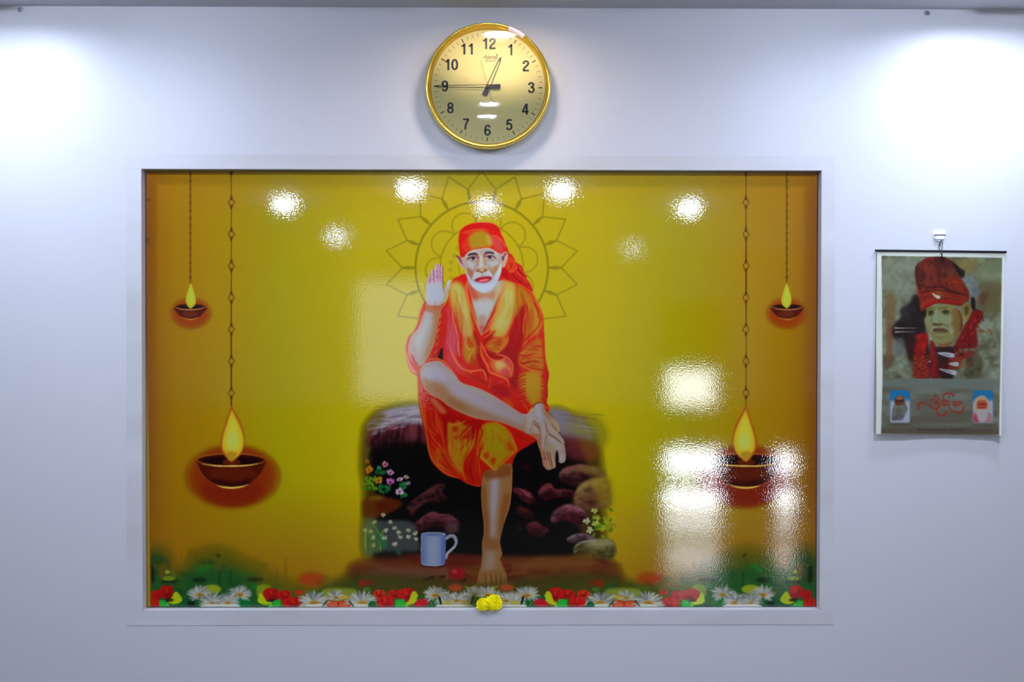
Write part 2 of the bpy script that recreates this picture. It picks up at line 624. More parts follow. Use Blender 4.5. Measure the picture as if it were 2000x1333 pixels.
def oil_lamps():
    p.stroke('P: 373,334 373,555', 1.5, CH, .4, .85, sm=False, taper=False)
    y = 340
    while y < 548:
        p.ell(373, y, 1.6, 2.2, (112, 50, 14), .4, .9)
        y += 14.5
    p.ell(373, 541, 2, 2.5, CH, .3, .8, ring=1)
    p.stroke('P: 452.5,334 452.5,800', 1.7, CH, .35, 1, sm=False, taper=False)
    for k in range(7):
        yc = 396 + 62.0 * k
        p.ell(452.8, yc, 5.6, 5.6, (182, 140, 24), .4)
        p.ell(452.8, yc, 5.6, 5.8, CH, .35, 1, ring=1.5)
        for sg in (-1, 1):
            p.fill([(450.2, yc + sg * 7), (455.4, yc + sg * 7), (453.2, yc + sg * 14), (452.2, yc + sg * 14)], CH, .4, sm=False)
    p.fill('P: 449,335 456,335 453.2,346 452,346', CH, .4, sm=False)
    # big lamp: glow, bowl, flame
    p.ell(455, 931, 93, 62, (166, 84, 12), 7, .8)
    p.ell(455, 931, 82, 62, (150, 50, 12), 13, .95, clip=p.clip([(455 + 86 * math.cos(t), 931 + 60 * math.sin(t)) for t in np.linspace(0, 6.2, 36)], 2.5))
    p.ell(455, 958, 60, 30, (140, 34, 14), 8, .8, clip=p.clip([(455 + 86 * math.cos(t), 931 + 60 * math.sin(t)) for t in np.linspace(0, 6.2, 36)], 2.5))
    bowl = 'V: 262,742 290,850 350,940 440,1010 540,1052 660,1062 770,1050 860,1015 950,940 1010,860 1043,742 900,700 650,690 400,700'
    bc = p.clip(bowl, .4)
    p.fill(bowl, (84, 20, 8), .5)
    p.fill('V: 420,860 650,820 900,860 900,960 700,990 560,1000 430,950', (110, 34, 10), 6, .7, clip=bc)
    p.fill('V: 380,980 520,960 700,1000 860,950 800,1040 560,1050', (52, 6, 4), 4, .8, clip=bc)
    p.stroke('V: 262,760 300,870 400,985 540,1048', 1.6, (190, 90, 40), .5, .8)
    p.stroke('V: 860,1015 950,940 1010,860 1043,760', 1.3, (170, 70, 30), .5, .8)
    p.stroke('V: 480,1030 560,1052 660,1060 760,1050 850,1022', (1, 3.4, 4.2, 3.4, 1), (226, 190, 90), .5)
    p.ell(452.4, 898.5, 66, 11.6, (72, 14, 6), .5)
    p.ell(452.4, 900, 56, 8, (22, 2, 2), 2.2, .9)
    p.ell(453, 903, 18, 7, (120, 40, 14), 2, .8)
    p.ell(452.4, 898.5, 66.5, 12, (206, 130, 56), .4, .9, ring=1.5)
    p.stroke('V: 320,790 480,812 660,815 840,806 960,785', (1, 2.6, 3, 2.4, 1), (240, 200, 110), .4)
    fl = 'V: 655,130 690,200 760,320 800,470 800,580 760,680 700,735 655,765 610,735 560,670 530,580 545,460 590,320 630,200'
    p.fill(fl, (206, 104, 28), .7)
    p.fill('V: 658,185 690,240 745,350 788,480 788,590 745,680 655,752 600,690 552,600 560,480 605,330 635,235', (196, 166, 32), 1.2)
    p.fill('V: 668,260 720,370 760,520 740,620 660,660 600,600 590,480 630,340', (190, 184, 56), 5)
    p.ell(455, 862, 8, 17, (176, 192, 96), 6, .8)
    p.fill('V: 600,660 655,630 720,665 690,725 655,752 620,725', (206, 150, 40), 3, .7)
    # small lamp
    p.ell(373.5, 612, 40, 29, (180, 96, 14), 5, .7)
    p.ell(373.5, 613, 34, 27, (166, 58, 14), 5, .85)
    b2 = 'P: 342,600 347,612 357,620 372,624 388,620 399,611 404,600 373,594'
    p.fill(b2, (86, 24, 16), .5)
    p.fill('P: 358,612 372,608 390,612 384,618 364,619', (120, 50, 24), 2, .7)
    p.ell(373, 600, 31, 5.2, (68, 14, 10), .5)
    p.ell(373, 600, 25, 3.4, (36, 8, 6), 1)
    p.stroke('P: 342,600 356,604.5 373,605.5 390,604 404,599.5', (1, 1.8, 2, 1.8, 1), (222, 160, 90), .4)
    p.stroke('P: 355,620 372,624.5 389,620.5', (.5, 2, .5), (230, 170, 80), .4)
    p.fill('P: 373.5,553 378,564 383.5,582 383,594 378,600 373.5,603 368,599 364.5,592 364.5,580 369,564', (178, 166, 40), .8)
    p.fill('P: 373.5,560 379,580 379,593 374,598 369,592 369,578', (166, 182, 54), 1.4)


im_bg = p.im.copy()
oil_lamps()
p.mx = 1909.0
oil_lamps()
p.mx = None
dm = np.clip(np.abs(p.im - im_bg).sum(-1) / 24, 0, 1)
fl_ = np.clip((p.im[..., 1] - 128) / 20, 0, 1) * np.clip((p.im[..., 1] - .78 * p.im[..., 0]) / 10, 0, 1)   # the flames keep their light
p.im *= 1 - (.17 * dm * (1 - fl_))[..., None]          # the clay and its glow are a little deeper than laid in

im_bg = p.im.copy()
# ---- the rock seat, boulders and ground of the picture
nz = smooth_noise(p.H, p.W, 26, 3)
nz2 = smooth_noise(p.H, p.W, 17, 5) * .6 + smooth_noise(p.H, p.W, 8, 6, (1.6, 1)) * .4
p.fill('Q: -60,1010 60,880 300,800 1000,770 1700,790 1880,860 1990,1010 1900,1120 0,1120', (126, 78, 20), 14, .8)
back = 'N: 40,800 60,700 150,610 300,570 440,560 700,600 1200,700 1400,600 1500,620 1620,670 1700,760 1740,900 1760,1100 Q: 1840,300 1860,600 1800,760 1400,800 1000,800 500,800 130,800 90,600 90,300 N: 30,1000'
p.fill(back, (60, 44, 16), 9, .9)
p.fill('N: 120,820 170,740 450,640 700,640 1200,700 1400,700 1560,860 1640,960 1640,1100 Q: 1620,400 1700,640 1640,770 1400,790 1000,800 500,800 200,790 170,600 170,300', (7, 4, 6), 7)
bk = p.clip(back, 6)
# top faces of the seat rock
p.fill('N: 60,700 150,610 300,565 450,552 480,720 400,760 200,770 80,760', (170, 160, 186), 3, clip=bk)
p.fill('N: 30,860 60,700 130,620 200,640 130,740 100,860 110,1000 50,1000', (112, 92, 34), 6, .9, clip=bk)
p.fill('N: 110,780 200,720 330,690 480,720 490,840 430,800 390,880 330,830 280,900 220,830 160,900', (112, 34, 54), 4, .9, clip=bk)
for k in range(90):
    x = random.uniform(716, 815)
    y = 832 - (x - 716) * .30 + random.uniform(-8, 22)
    L = random.uniform(14, 34)
    p.stroke([(x, y), (x + L * .5, y - L * .10 - 1), (x + L, y - L * .12)], random.uniform(1.2, 3), random.choice([(186, 178, 204), (150, 138, 166), (206, 198, 218), (110, 92, 118), (170, 160, 184)]), 1.0, .5, clip=bk)
for k in range(90):
    x = random.uniform(722, 832)
    y = 846 - (x - 722) * .16 + random.uniform(-8, 16)
    L = random.uniform(16, 46)
    bend = (x - 800) * .10
    q = [(x, y), (x + bend * .4 + random.uniform(-3, 3), y + L * .5), (x + bend + random.uniform(-4, 4), y + L)]
    p.stroke(q, random.uniform(3, 7), random.choice([(112, 36, 54), (84, 20, 34), (20, 8, 12), (96, 34, 48), (10, 5, 8), (120, 60, 74), (40, 12, 18)]), 2.2, .5, clip=bk)
p.fill('N: 120,860 480,850 520,1100 130,1120', (7, 4, 6), 8, .9, clip=bk)
p.fill('N: 1380,590 1480,592 1560,640 1640,680 1700,800 1620,830 1500,810 1420,720', (140, 132, 150), 7)
p.fill('N: 1540,640 1720,670 1780,800 1700,860 1560,820', (146, 142, 60), 15, .6)
p.fill('N: 1480,790 1600,800 1700,870 1680,960 1560,960 1490,900', (112, 40, 46), 9, .9)
p.fill('N: 1600,820 1700,840 1740,930 1660,960', (140, 84, 30), 7, .7)
for k in range(18):
    x = 1078 + 70 * random.random(); y = 808 + 46 * random.random()
    p.stroke([(x, y), (x + 16, y + 2), (x + 34, y + 3)], 1.8, random.choice([(110, 100, 140), (172, 160, 184), (120, 70, 110), (150, 150, 90)]), .8, .5)


def boulder(P, col, hi, sh=None, blur=2.4, seed=0):
    col, hi = tuple(.98 * v for v in col), tuple(1.12 * v for v in hi)
    P = spline(pts(P), True)
    c = p.clip(P, blur, sm=False)
    p.fill(P, col, blur, sm=False)
    lo, up = P.min(0), P.max(0)
    w, h = up - lo
    m = p.clip(P + np.array([w * .05, h * .32]), max(3, h * .16), sm=False)
    z = np.clip(.75 + 1.0 * (nz2 - .45), 0, 1)
    p.im += (np.array(hi, np.float32) - p.im) * (c * (1 - m) * z)[..., None] * .8
    q = p.clip(P - np.array([w * .08, h * .5]), max(3, h * .2), sm=False)
    p.im += (np.array(sh or (14, 4, 8), np.float32) - p.im) * (c * (1 - q) * np.clip(1.3 - z, 0, 1))[..., None] * .95


_b0 = boulder


def boulder(P, col, hi, sh=None, blur=2.4, seed=0):
    _b0(P, col, hi, sh, blur, seed)
    Q = spline(pts(P), True)
    c = p.clip(Q, 1.5, sm=False)
    lo, up = Q.min(0), Q.max(0)
    for k in range(22):
        x, y = random.uniform(lo[0], up[0]), random.uniform(lo[1], up[1])
        L = (up[0] - lo[0]) * random.uniform(.12, .3)
        t = (y - lo[1]) / max(up[1] - lo[1], 1)
        tone = tuple(v * random.uniform(.75, 1.1) for v in hi) if random.random() > t + .1 else tuple(v * .35 for v in col)
        p.stroke([(x, y), (x + L * .5, y - random.uniform(-1, 4)), (x + L, y + random.uniform(-2, 5))], random.uniform(1.5, 4), tone, 1.3, .4, clip=c)


boulder('H: 400,590 420,540 480,510 560,500 620,512 720,540 740,600 600,650 500,660 430,630', (92, 38, 42), (150, 100, 100))
p.fill('H: 540,520 640,510 740,540 740,600 620,570', (150, 128, 50), 6, .7)
boulder('H: 518,760 530,700 570,650 650,612 760,620 785,800 700,840 620,845 545,815', (132, 92, 56), (176, 160, 90), (110, 50, 50), 3)
p.fill('H: 640,620 780,610 800,820 700,800 680,700', (168, 142, 34), 9, .7)
p.ell(990 + 620 / 3.92, 780 + 690 / 3.92, 10, 5, (70, 40, 20), 3, .6)
boulder('H: 240,710 280,660 330,645 370,690 430,690 500,700 500,740 400,750 340,760 290,770 250,740', (98, 24, 40), (134, 66, 78))
boulder('H: 50,685 120,690 180,720 212,770 180,800 120,770 70,720', (122, 32, 48), (164, 70, 88))
p.stroke('H: 130,710 160,735 190,750', 1.6, (206, 150, 160), .6, .6)
boulder('H: 340,900 380,840 470,805 560,830 620,890 600,940 540,965 480,935 420,930 350,945', (122, 34, 54), (160, 120, 138))
for s_ in ('H: 350,900 400,880 440,890', 'H: 430,850 480,870 520,860', 'H: 500,880 550,890 590,920'):
    p.stroke(s_, 2, (70, 14, 30), 1, .7)
boulder('H: 70,830 130,830 190,870 190,910 120,900', (66, 18, 20), (92, 30, 26), blur=3)
boulder('H: 150,960 220,935 270,970 320,1000 260,1050 180,1040 160,1000', (84, 18, 36), (112, 44, 60), blur=2.4)
p.ell(990 + 150 / 3.92, 780 + 515 / 3.92, 10, 6, (48, 12, 20), 3, .8)
p.ell(990 + 100 / 3.92, 780 + 990 / 3.92, 5, 2.4, (70, 30, 44), 1.5, .8)
boulder('H: 458,1070 540,1030 620,1040 672,1066 580,1090 500,1097', (128, 84, 108), (160, 146, 168))
boulder('H: 515,1130 570,1092 680,1072 800,1080 830,1180 760,1250 680,1235 640,1185 560,1150 520,1180', (130, 122, 62), (168, 162, 130), (60, 54, 20), 2.5)
p.stroke('H: 520,1125 580,1095 680,1078', 3, (170, 170, 190), 1.2, .7)
# left: brown stone, dark stones, little pond
p.fill('G: 50,560 120,510 210,490 330,520 470,562 430,620 300,690 150,740 60,720', (112, 54, 16), 4, .95)
p.fill('G: 200,540 330,530 460,565 400,630 260,690 200,640', (96, 26, 10), 7, .8)
p.fill('G: 110,520 210,488 290,510 200,540', (150, 118, 30), 4, .7)
boulder('G: 530,610 600,540 720,450 840,370 940,380 900,440 950,520 860,560 760,560 640,640 590,720 560,660', (66, 22, 28), (110, 56, 62), blur=2.4)
for s_ in ('G: 560,580 700,480 820,420', 'G: 600,640 700,560 850,520', 'G: 570,690 620,620 700,580'):
    p.stroke(s_, 3, (112, 50, 58), 1.4, .7)
boulder('G: 580,850 640,770 780,670 900,690 1000,700 1090,780 1080,870 960,880 900,820 760,840 640,880', (104, 34, 54), (140, 70, 86), blur=2)
p.fill('G: 950,790 1060,790 1080,880 960,900', (110, 78, 90), 5, .6)
p.fill('G: 70,770 300,760 560,770 640,900 640,1110 300,1130 120,1130', (76, 82, 88), 4, .92)
p.fill('G: 60,780 180,780 170,1130 60,1130', (120, 140, 70), 9, .75)
p.fill('G: 200,1110 640,1100 660,1180 240,1200', (8, 6, 8), 6, .9)
for k in range(26):
    x, y = 712 + 34 * random.random(), 1084 - 12 * random.random()
    p.stroke([(x, y), (x + 2 - 4 * random.random(), y - 22), (x + 10 * random.random() - 3, y - 26 - 22 * random.random())], 2, random.choice([(104, 150, 40), (80, 140, 60), (150, 180, 70), (60, 110, 50)]), .7, .7)
p.fill('G: 150,790 200,850 250,930 310,960 310,1060 250,1050 220,960', (44, 120, 84), 1.2, .8)
p.fill('G: 410,1060 460,1080 460,1130 420,1130', (40, 110, 84), 1.2, .7)
p.stroke('G: 150,790 210,870 260,960', 2, (120, 176, 110), .8, .8)


def bloom(x, y, r, col, cen, n=7, sq=.8, blur=.45):
    for k in range(n):
        a = 2 * math.pi * k / n + random.random() * .5
        q = r * (.8 + .4 * random.random())
        p.ell(x + q * .62 * math.cos(a), y + sq * q * .62 * math.sin(a), q * .45, q * .33, tuple(np.clip(np.array(col) + random.randint(-28, 24), 0, 255)), blur, .95, rot=math.degrees(a))
    p.ell(x, y + r * .1, r * .3, r * .24, cen, .4)


gp = lambda a, b: (700 + a / 5.555, 880 + b / 5.555)
for a, b in ((240, 190), (215, 235), (260, 240), (285, 230), (270, 380), (250, 440), (300, 430), (320, 410), (220, 400), (475, 360), (500, 400), (520, 350), (485, 490), (515, 480), (460, 385)):
    x, y = gp(a, b)
    for k in range(3):
        p.ell(x + random.uniform(-4, 4), y + random.uniform(-3, 3), 4.4, 2.6, random.choice([(30, 122, 60), (44, 150, 84), (22, 92, 44)]), .5, .9, rot=random.uniform(-60, 60))
for k in range(30):
    x, y = gp(random.uniform(75, 210), random.uniform(290, 430))
    p.ell(x, y, 4, 2.2, random.choice([(74, 150, 24), (110, 176, 36), (50, 122, 20)]), .6, .85, rot=random.uniform(-80, 80))
for a, b, r, c, ce in ((95, 120, 5, (190, 120, 20), (150, 70, 10)), (118, 208, 8, (214, 140, 24), (160, 70, 8)), (222, 322, 8, (216, 160, 50), (120, 60, 10)),
                       (290, 150, 6.5, (214, 130, 176), (110, 20, 50)), (348, 238, 6.5, (222, 160, 222), (90, 20, 80)), (348, 342, 8, (214, 110, 206), (80, 10, 80)),
                       (450, 315, 6, (224, 190, 232), (90, 40, 100)), (522, 288, 4.5, (206, 190, 170), (90, 80, 50)), (545, 360, 4.5, (200, 150, 220), (70, 20, 80)), (448, 445, 8, (230, 200, 240), (110, 30, 120))):
    x, y = gp(a, b)
    bloom(x, y, r, c, ce)
for a, b in ((272, 697), (178, 778), (350, 775), (392, 838), (298, 865), (437, 888), (455, 940), (545, 865), (620, 897), (546, 938), (625, 962), (285, 948), (397, 1015), (160, 945), (168, 1025), (140, 875), (75, 865)):
    x, y = gp(a, b)
    bloom(x, y, 4.6, (224, 232, 210) if a > 200 else (190, 206, 130), (180, 170, 70), 5)
hp = lambda a, b: (990 + a / 3.9217, 780 + b / 3.9217)
for k in range(44):
    x, y = hp(random.gauss(725, 40), random.gauss(965, 40))
    p.ell(x, y, 4.6, 2.4, random.choice([(84, 150, 24), (120, 170, 30), (60, 120, 20), (160, 180, 30)]), .7, .8, rot=random.uniform(-80, 80))
for a, b, c in ((670, 852, (214, 220, 120)), (606, 935, (220, 230, 190)), (636, 1000, (220, 226, 190)), (676, 950, (206, 220, 100)), (735, 985, (200, 206, 40)), (690, 905, (190, 200, 60)), (765, 940, (190, 190, 30))):
    x, y = hp(a, b)
    bloom(x, y, 7, c, (200, 190, 70), 5)
# ground
qp = 'Q: -20,860 200,800 560,780 1000,790 1500,790 1800,800 1960,860 1960,1000 1700,1050 200,1050 0,1000'
p.fill(qp, (112, 46, 20), 9, .92)
gc = p.clip(qp, 12)
for k in range(150):
    x = random.uniform(700, 1200); y = random.gauss(1112, 14)
    L = random.uniform(14, 44)
    c = random.choice([(130, 60, 24), (96, 30, 14), (140, 96, 44), (120, 70, 50), (84, 24, 12), (112, 84, 30)])
    p.stroke([(x, y), (x + L / 2, y + random.uniform(-2, 2)), (x + L, y + random.uniform(-3, 3))], 5, c, 2.2, .45, clip=gc)
p.fill('Q: 150,890 400,870 650,870 720,900 700,940 300,950 140,940', (128, 84, 70), 6, .65)
p.fill('Q: 1180,840 1500,800 1780,820 1700,860 1300,880', (146, 92, 44), 6, .6)
p.fill('Q: 400,780 900,780 930,850 760,870 480,850', (104, 26, 14), 5, .7)
p.fill('Q: -10,960 300,950 560,990 850,1000 1300,980 1800,960 1970,970 1970,1090 -10,1090', (84, 76, 18), 8, .8)
for k in range(260):
    x = random.uniform(690, 1200); y = random.uniform(1128, 1152)
    p.stroke([(x, y), (x + random.uniform(-3, 3), y - random.uniform(5, 12))], 1.8, random.choice([(48, 62, 12), (30, 34, 10), (104, 104, 28), (74, 90, 20), (110, 60, 24)]), .8, .5, sm=False)
for a, b in ((545, 960), (580, 945), (660, 940), (820, 965)):
    p.ell(690 + a / 3.808, 880 + b / 3.808, 8, 2.6, (24, 14, 8), 1.4, .8, rot=-12)
p.fill('Q: 710,930 725,890 775,870 830,885 830,930 790,965 740,955', (170, 16, 24), 3, .9)
p.fill('Q: 730,900 760,885 775,905 750,915', (206, 70, 90), 2, .7)
# mug
mug = 'G: 680,910 683,1000 680,1130 682,1220 700,1240 760,1250 860,1252 925,1240 940,1225 945,1100 948,1000 950,908'
p.ell(846, 1104, 24, 4, (40, 10, 14), 2, .7)
p.stroke('G: 945,960 990,925 1040,930 1063,980 1045,1040 1000,1085 965,1120 948,1175', 5.4, (168, 176, 214), .5, taper=False)
p.stroke('G: 950,975 995,945 1035,950 1045,985', 1.5, (226, 230, 244), .5, .8)
p.stroke('G: 1050,1030 1005,1075 970,1110 950,1160', 1.5, (222, 228, 244), .5, .8)
p.fill(mug, (138, 156, 216), .5, sm=False)
mc = p.clip(mug, .5, sm=False)
p.fill('G: 680,900 730,900 730,1260 680,1260', (112, 134, 206), 5, .9, clip=mc)
p.fill('G: 900,900 955,900 955,1260 900,1260', (96, 122, 206), 3.5, .95, clip=mc)
p.fill('G: 760,930 860,930 850,1250 770,1250', (166, 180, 222), 8, .9, clip=mc)
p.stroke('G: 684,1210 720,1240 820,1250 920,1238', 2, (190, 200, 236), .8, .7)
p.ell(700 + 815 / 5.555, 880 + 906 / 5.555, 24.3, 3.8, (176, 188, 228), .4)
p.ell(700 + 812 / 5.555, 880 + 912 / 5.555, 20.5, 2.7, (104, 122, 190), .8)
p.stroke('G: 686,908 683,1000 682,1120', 1.3, (206, 214, 240), .5, .7)
# ---- the seated man of the picture
RED, DRED, ORG, OLV, PAL, PNK = (206, 22, 12), (158, 6, 4), (232, 98, 44), (176, 146, 20), (190, 186, 106), (204, 70, 96)
SKL, SKM, SKD, SKE = (178, 170, 184), (170, 138, 124), (138, 78, 34), (226, 138, 92)

# scarf tail behind the neck
tail = 'A: 1090,640 1150,700 1220,760 1270,870 1330,910 1390,960 1430,1060 1500,1160 C: 1560,20 1610,90 1635,180 1560,160 1480,110 1330,50 1230,20 1200,-80 A: 960,1200 1010,960'
tc_ = p.clip(tail, .5)
p.fill(tail, (196, 20, 14), .5)
p.fill('A: 1110,760 1200,790 1240,880 1210,1000 1140,1080 1080,1000', (208, 74, 24), 3, .8, clip=tc_)
p.fill('A: 1020,1000 1110,1060 1150,1160 1090,1200 1000,1160', (176, 4, 22), 3, .9, clip=tc_)
for s_, w_, c_ in (('A: 1180,790 1250,880 1230,980 1150,1070', 1.6, ORG), ('A: 1290,920 1280,990 1210,1060 1140,1060', 2, (236, 120, 66)), ('A: 1330,950 1400,1040 1470,1140 1540,1260', 2, ORG),
                   ('A: 1270,1040 1340,1110 1420,1180 1500,1290', 1.8, (232, 110, 60)), ('A: 1260,1100 1290,1190 1370,1280', 1.5, (228, 90, 50)), ('A: 1330,910 1380,960 1420,1060', 2, (150, 30, 10)),
                   ('A: 1290,1000 1370,1090 1450,1190', 2, (140, 4, 4)), ('A: 1200,1100 1290,1200 1400,1290', 4, (150, 2, 4)), ('A: 1160,880 1190,940 1170,1010', 2.4, (170, 10, 6))):
    p.stroke(s_, w_, c_, .6, .85, clip=tc_)

robe = ('C: 690,50 760,5 860,-30 1240,-30 1330,45 1480,95 1620,180 1680,280 1740,400 1765,500 1770,640 1780,800 1785,950 1810,1080 D: 1828,310 1812,440 1816,560 1800,640 1835,720 1790,760 '
        '1650,700 1600,760 1640,960 1690,1080 1600,1150 1470,1230 1420,1300 F: 900,170 880,225 800,215 745,272 690,255 640,290 622,390 570,398 480,366 430,335 330,308 250,252 190,180 165,100 148,0 '
        'D: 400,1240 372,1050 335,880 300,720 286,560 278,345 270,330 205,285 160,170 140,20 C: 138,870 165,730 240,640 290,520 300,440 350,320 370,300 400,380 560,380 640,250')
rb = p.clip(robe, .4)
p.fill(robe, RED, .5)


def R(s_, w_, c_, b_=.6, a_=.9):
    p.stroke(s_, w_, c_, b_, a_, clip=rb)


def F(s_, c_, b_=2.5, a_=.9):
    p.fill(s_, c_, b_, a_, clip=rb)


# main tone areas
F('C: 1440,400 1540,330 1560,520 1530,760 1480,1000 1480,1300 1380,1300 1280,1000 1230,900 1340,760 1420,560', DRED, 4, .95)
F('C: 590,380 660,400 700,560 760,760 700,900 600,900 560,700', (196, 40, 70), 5, .85)
F('C: 640,100 720,60 800,90 850,200 900,420 940,640 900,800 830,700 760,520 680,380 650,250', (192, 172, 66), 5)
F('C: 690,130 780,110 830,240 880,460 850,560 760,400', (186, 188, 104), 6)
F('C: 760,420 860,520 900,700 860,760 790,640', (190, 160, 90), 4, .8)
F('C: 1260,60 1380,60 1440,120 1430,300 1400,500 1320,700 1200,730 1130,640 1200,400 1250,220', (194, 176, 74), 4)
F('C: 1300,180 1390,160 1400,330 1340,560 1240,640 1200,560 1280,380', (190, 190, 118), 7)
F('C: 1450,110 1600,200 1640,300 1600,440 1560,330 1480,330', (178, 124, 14), 4)
F('C: 1580,330 1660,300 1740,480 1740,640 1650,690 1560,720 1570,560', (180, 138, 18), 5)
F('C: 1480,120 1560,250 1500,380 1440,480 1440,260', (176, 120, 12), 4, .8)
# left chest folds
F('C: 600,600 700,560 760,800 740,960 660,900 590,760', (206, 80, 110), 6, .8)
F('C: 820,760 900,700 980,760 960,960 900,1040 820,960', (176, 134, 26), 4, .9)
F('C: 870,720 920,760 950,860 920,890 880,820', (180, 34, 10), 2.5, .9)
F('C: 640,900 760,1000 860,1100 780,1160 700,1100 600,980', (206, 70, 92), 6, .8)
F('C: 900,980 990,900 1010,1060 940,1110', (184, 48, 14), 3, .8)
# right chest folds (below the crossing)
F('C: 1060,760 1150,660 1200,650 1120,760 1090,820', DRED, 2.5)
F('C: 1090,800 1200,740 1350,730 1300,850 1180,920 1120,870', (190, 130, 22), 4, .9)
F('C: 1230,720 1290,760 1240,850 1200,830', (200, 60, 16), 3, .8)
F('C: 1080,880 1180,900 1280,960 1230,1010 1130,970', DRED, 2.5)
F('C: 1130,1000 1250,1000 1310,970 1390,1050 1390,1180 1300,1180 1180,1130', (214, 110, 60), 4, .9)
F('C: 1200,1010 1290,1010 1330,1080 1280,1120 1210,1090', (208, 184, 110), 4, .9)
F('C: 1290,970 1350,980 1400,1060 1330,1040', (206, 60, 84), 3, .8)
F('C: 1260,1100 1350,1090 1380,1180 1300,1200', (204, 60, 70), 4, .8)
F('C: 940,640 1000,760 1040,1000 1120,1150 1080,1180 980,960 960,800', DRED, 2.5, .95)
F('C: 560,420 620,460 620,700 560,880 480,900 500,700', (196, 26, 8), 3, .95)
F('C: 430,960 500,840 560,880 540,960 440,990', (186, 20, 6), 3, .9)
p.fill('C: 520,960 545,880 572,850 575,985 545,975', (14, 4, 4), 1)
# strokes of light cloth
for s_, w_, c_ in (
        ('C: 870,20 860,150 890,330 940,480 990,600 1025,690', 3.4, (226, 116, 56)), ('C: 905,300 960,500 1010,640', 2, (196, 160, 60)), ('C: 840,90 850,200 870,330', 3, (222, 100, 60)),
        ('C: 900,420 950,560 1000,700 1030,820', 4, (190, 24, 14)), ('C: 1290,40 1270,150 1180,360 1090,560 1030,700', 3, (222, 140, 80)), ('C: 1310,60 1290,180 1220,330 1230,400 1150,520 1070,650', 2.2, (222, 120, 90)),
        ('C: 1020,700 1100,640 1200,520', 2.4, (226, 130, 60)), ('C: 1020,770 1060,860 1120,960 1200,1000 1290,985 1310,950', 2.6, (236, 120, 50)), ('C: 1020,800 1040,940 1100,1050 1130,1130 1220,1170 1330,1220 1370,1310', 3.2, (240, 124, 56)),
        ('C: 1200,930 1270,860 1330,790 1350,700', 2.6, (232, 110, 40)), ('C: 1190,925 1290,940 1360,980 1400,1050 1400,1180', 2.6, (238, 112, 56)), ('C: 1330,1080 1370,1110 1390,1200', 2.2, (236, 130, 70)),
        ('C: 660,860 720,990 790,1080 870,1120 960,1120 1040,1110 1080,1170 1090,1260', 3.2, (236, 120, 60)), ('C: 640,800 700,930 760,1040', 2, (220, 120, 90)), ('C: 870,1130 930,1160 970,1230', 2.4, (230, 100, 50)),
        ('C: 700,520 750,700 760,860 780,960', 2.4, (214, 150, 110)), ('C: 760,560 810,700 830,820 800,940', 2.2, (206, 90, 90)), ('C: 830,780 880,860 940,850 900,930 880,1000', 2.4, (206, 160, 50)),
        ('C: 880,700 940,800 950,870 900,930', 2.2, (214, 110, 40)), ('C: 1140,1200 1130,1280 1120,1330', 2.4, (222, 84, 40)), ('C: 1160,1310 1240,1260 1300,1250', 2.2, (222, 84, 40)),
        ('C: 1060,730 1130,690 1190,640', 2, (224, 120, 40)), ('C: 690,400 700,520 740,640', 2.6, (214, 110, 90)), ('C: 560,380 540,560 500,720', 2.2, (222, 90, 30))):
    R(s_, w_, c_)
# ruffled inner edge of the raised sleeve
for k in range(13):
    y = 400 + 42 * k
    x = 575 - 6 * k
    R([(770 + x / 6.06, 540 + y / 6.06), (770 + (x - 20) / 6.06, 540 + (y + 34) / 6.06), (770 + (x - 16) / 6.06, 540 + (y + 70) / 6.06)], 1.8, (228, 116, 40) if k % 2 else (150, 10, 4))
# right sleeve: light cloth with crossing creases
F('C: 1480,920 1560,820 1660,760 1740,740 1760,900 1770,1060 1740,1200 1760,1320 1480,1320 1500,1180 1600,1120 1560,1060 1480,1010', (186, 120, 18), 4, .9)
F('D: 1500,320 1620,290 1730,330 1770,480 1760,620 1690,660 1620,680 1560,560 1500,440', (182, 138, 18), 5, .9)
F('D: 1560,330 1680,330 1720,520 1680,640 1600,620 1560,480', (180, 146, 18), 6, .8)
cre = ['C: 1500,860 1580,770 1680,690 1750,620', 'C: 1490,890 1600,850 1700,830 1770,830', 'C: 1460,935 1560,935 1600,930', 'C: 1490,990 1600,960 1700,960 1775,970', 'C: 1470,1010 1560,1030 1600,1010',
       'C: 1490,1030 1600,1080 1700,1100 1800,1110', 'C: 1560,600 1540,720 1500,830', 'C: 1740,480 1700,600 1600,700 1540,800', 'C: 1640,300 1690,400 1720,520', 'C: 1580,340 1560,460 1560,600']
for s_ in cre:
    R(s_, 3, (184, 26, 8), .8, .85)
for s_ in ['C: 1500,840 1600,740 1720,660', 'C: 1490,910 1600,880 1760,900', 'C: 1500,970 1620,940 1760,950', 'C: 1470,1000 1500,1050 1600,1100 1700,1130', 'C: 1560,420 1530,560 1530,700', 'C: 1660,260 1720,380 1750,460', 'C: 1750,520 1720,620 1640,700']:
    R(s_, 2, (230, 116, 36), .6, .85)
for k in range(9):
    y = 310 + 38 * k + random.uniform(-9, 9)
    sk = random.uniform(-16, 16)
    q = lambda a, b: (770 + a / 6.0606, 680 + b / 6.0606)
    R([q(1460, y + 60 + sk), q(1520, y + 8), q(1620, y - 14), q(1720, y + 4), q(1800, y + 60 - sk)], random.uniform(1.2, 2.2), (226, 124, 40), .6, random.uniform(.45, .85))
    R([q(1450, y + 80), q(1510, y + 28), q(1560, y + 12)], 3, (180, 20, 8), .8, .8)
    R([q(1730, y + 28), q(1770, y + 50), q(1806, y + 92)], 3.4, (180, 20, 8), .8, .85)
F('C: 1770,800 1800,800 1850,1180 1820,1260 1790,1080', (196, 20, 14), 1.6, .9)
F('D: 1790,240 1840,300 1830,720 1790,700 1800,500', (186, 16, 10), 2, .9)
R('C: 1350,50 1480,100 1600,170 1680,290 1745,420 1770,560 1780,800 1800,1020 1825,1160', 1.5, (238, 120, 50), .5, .9)
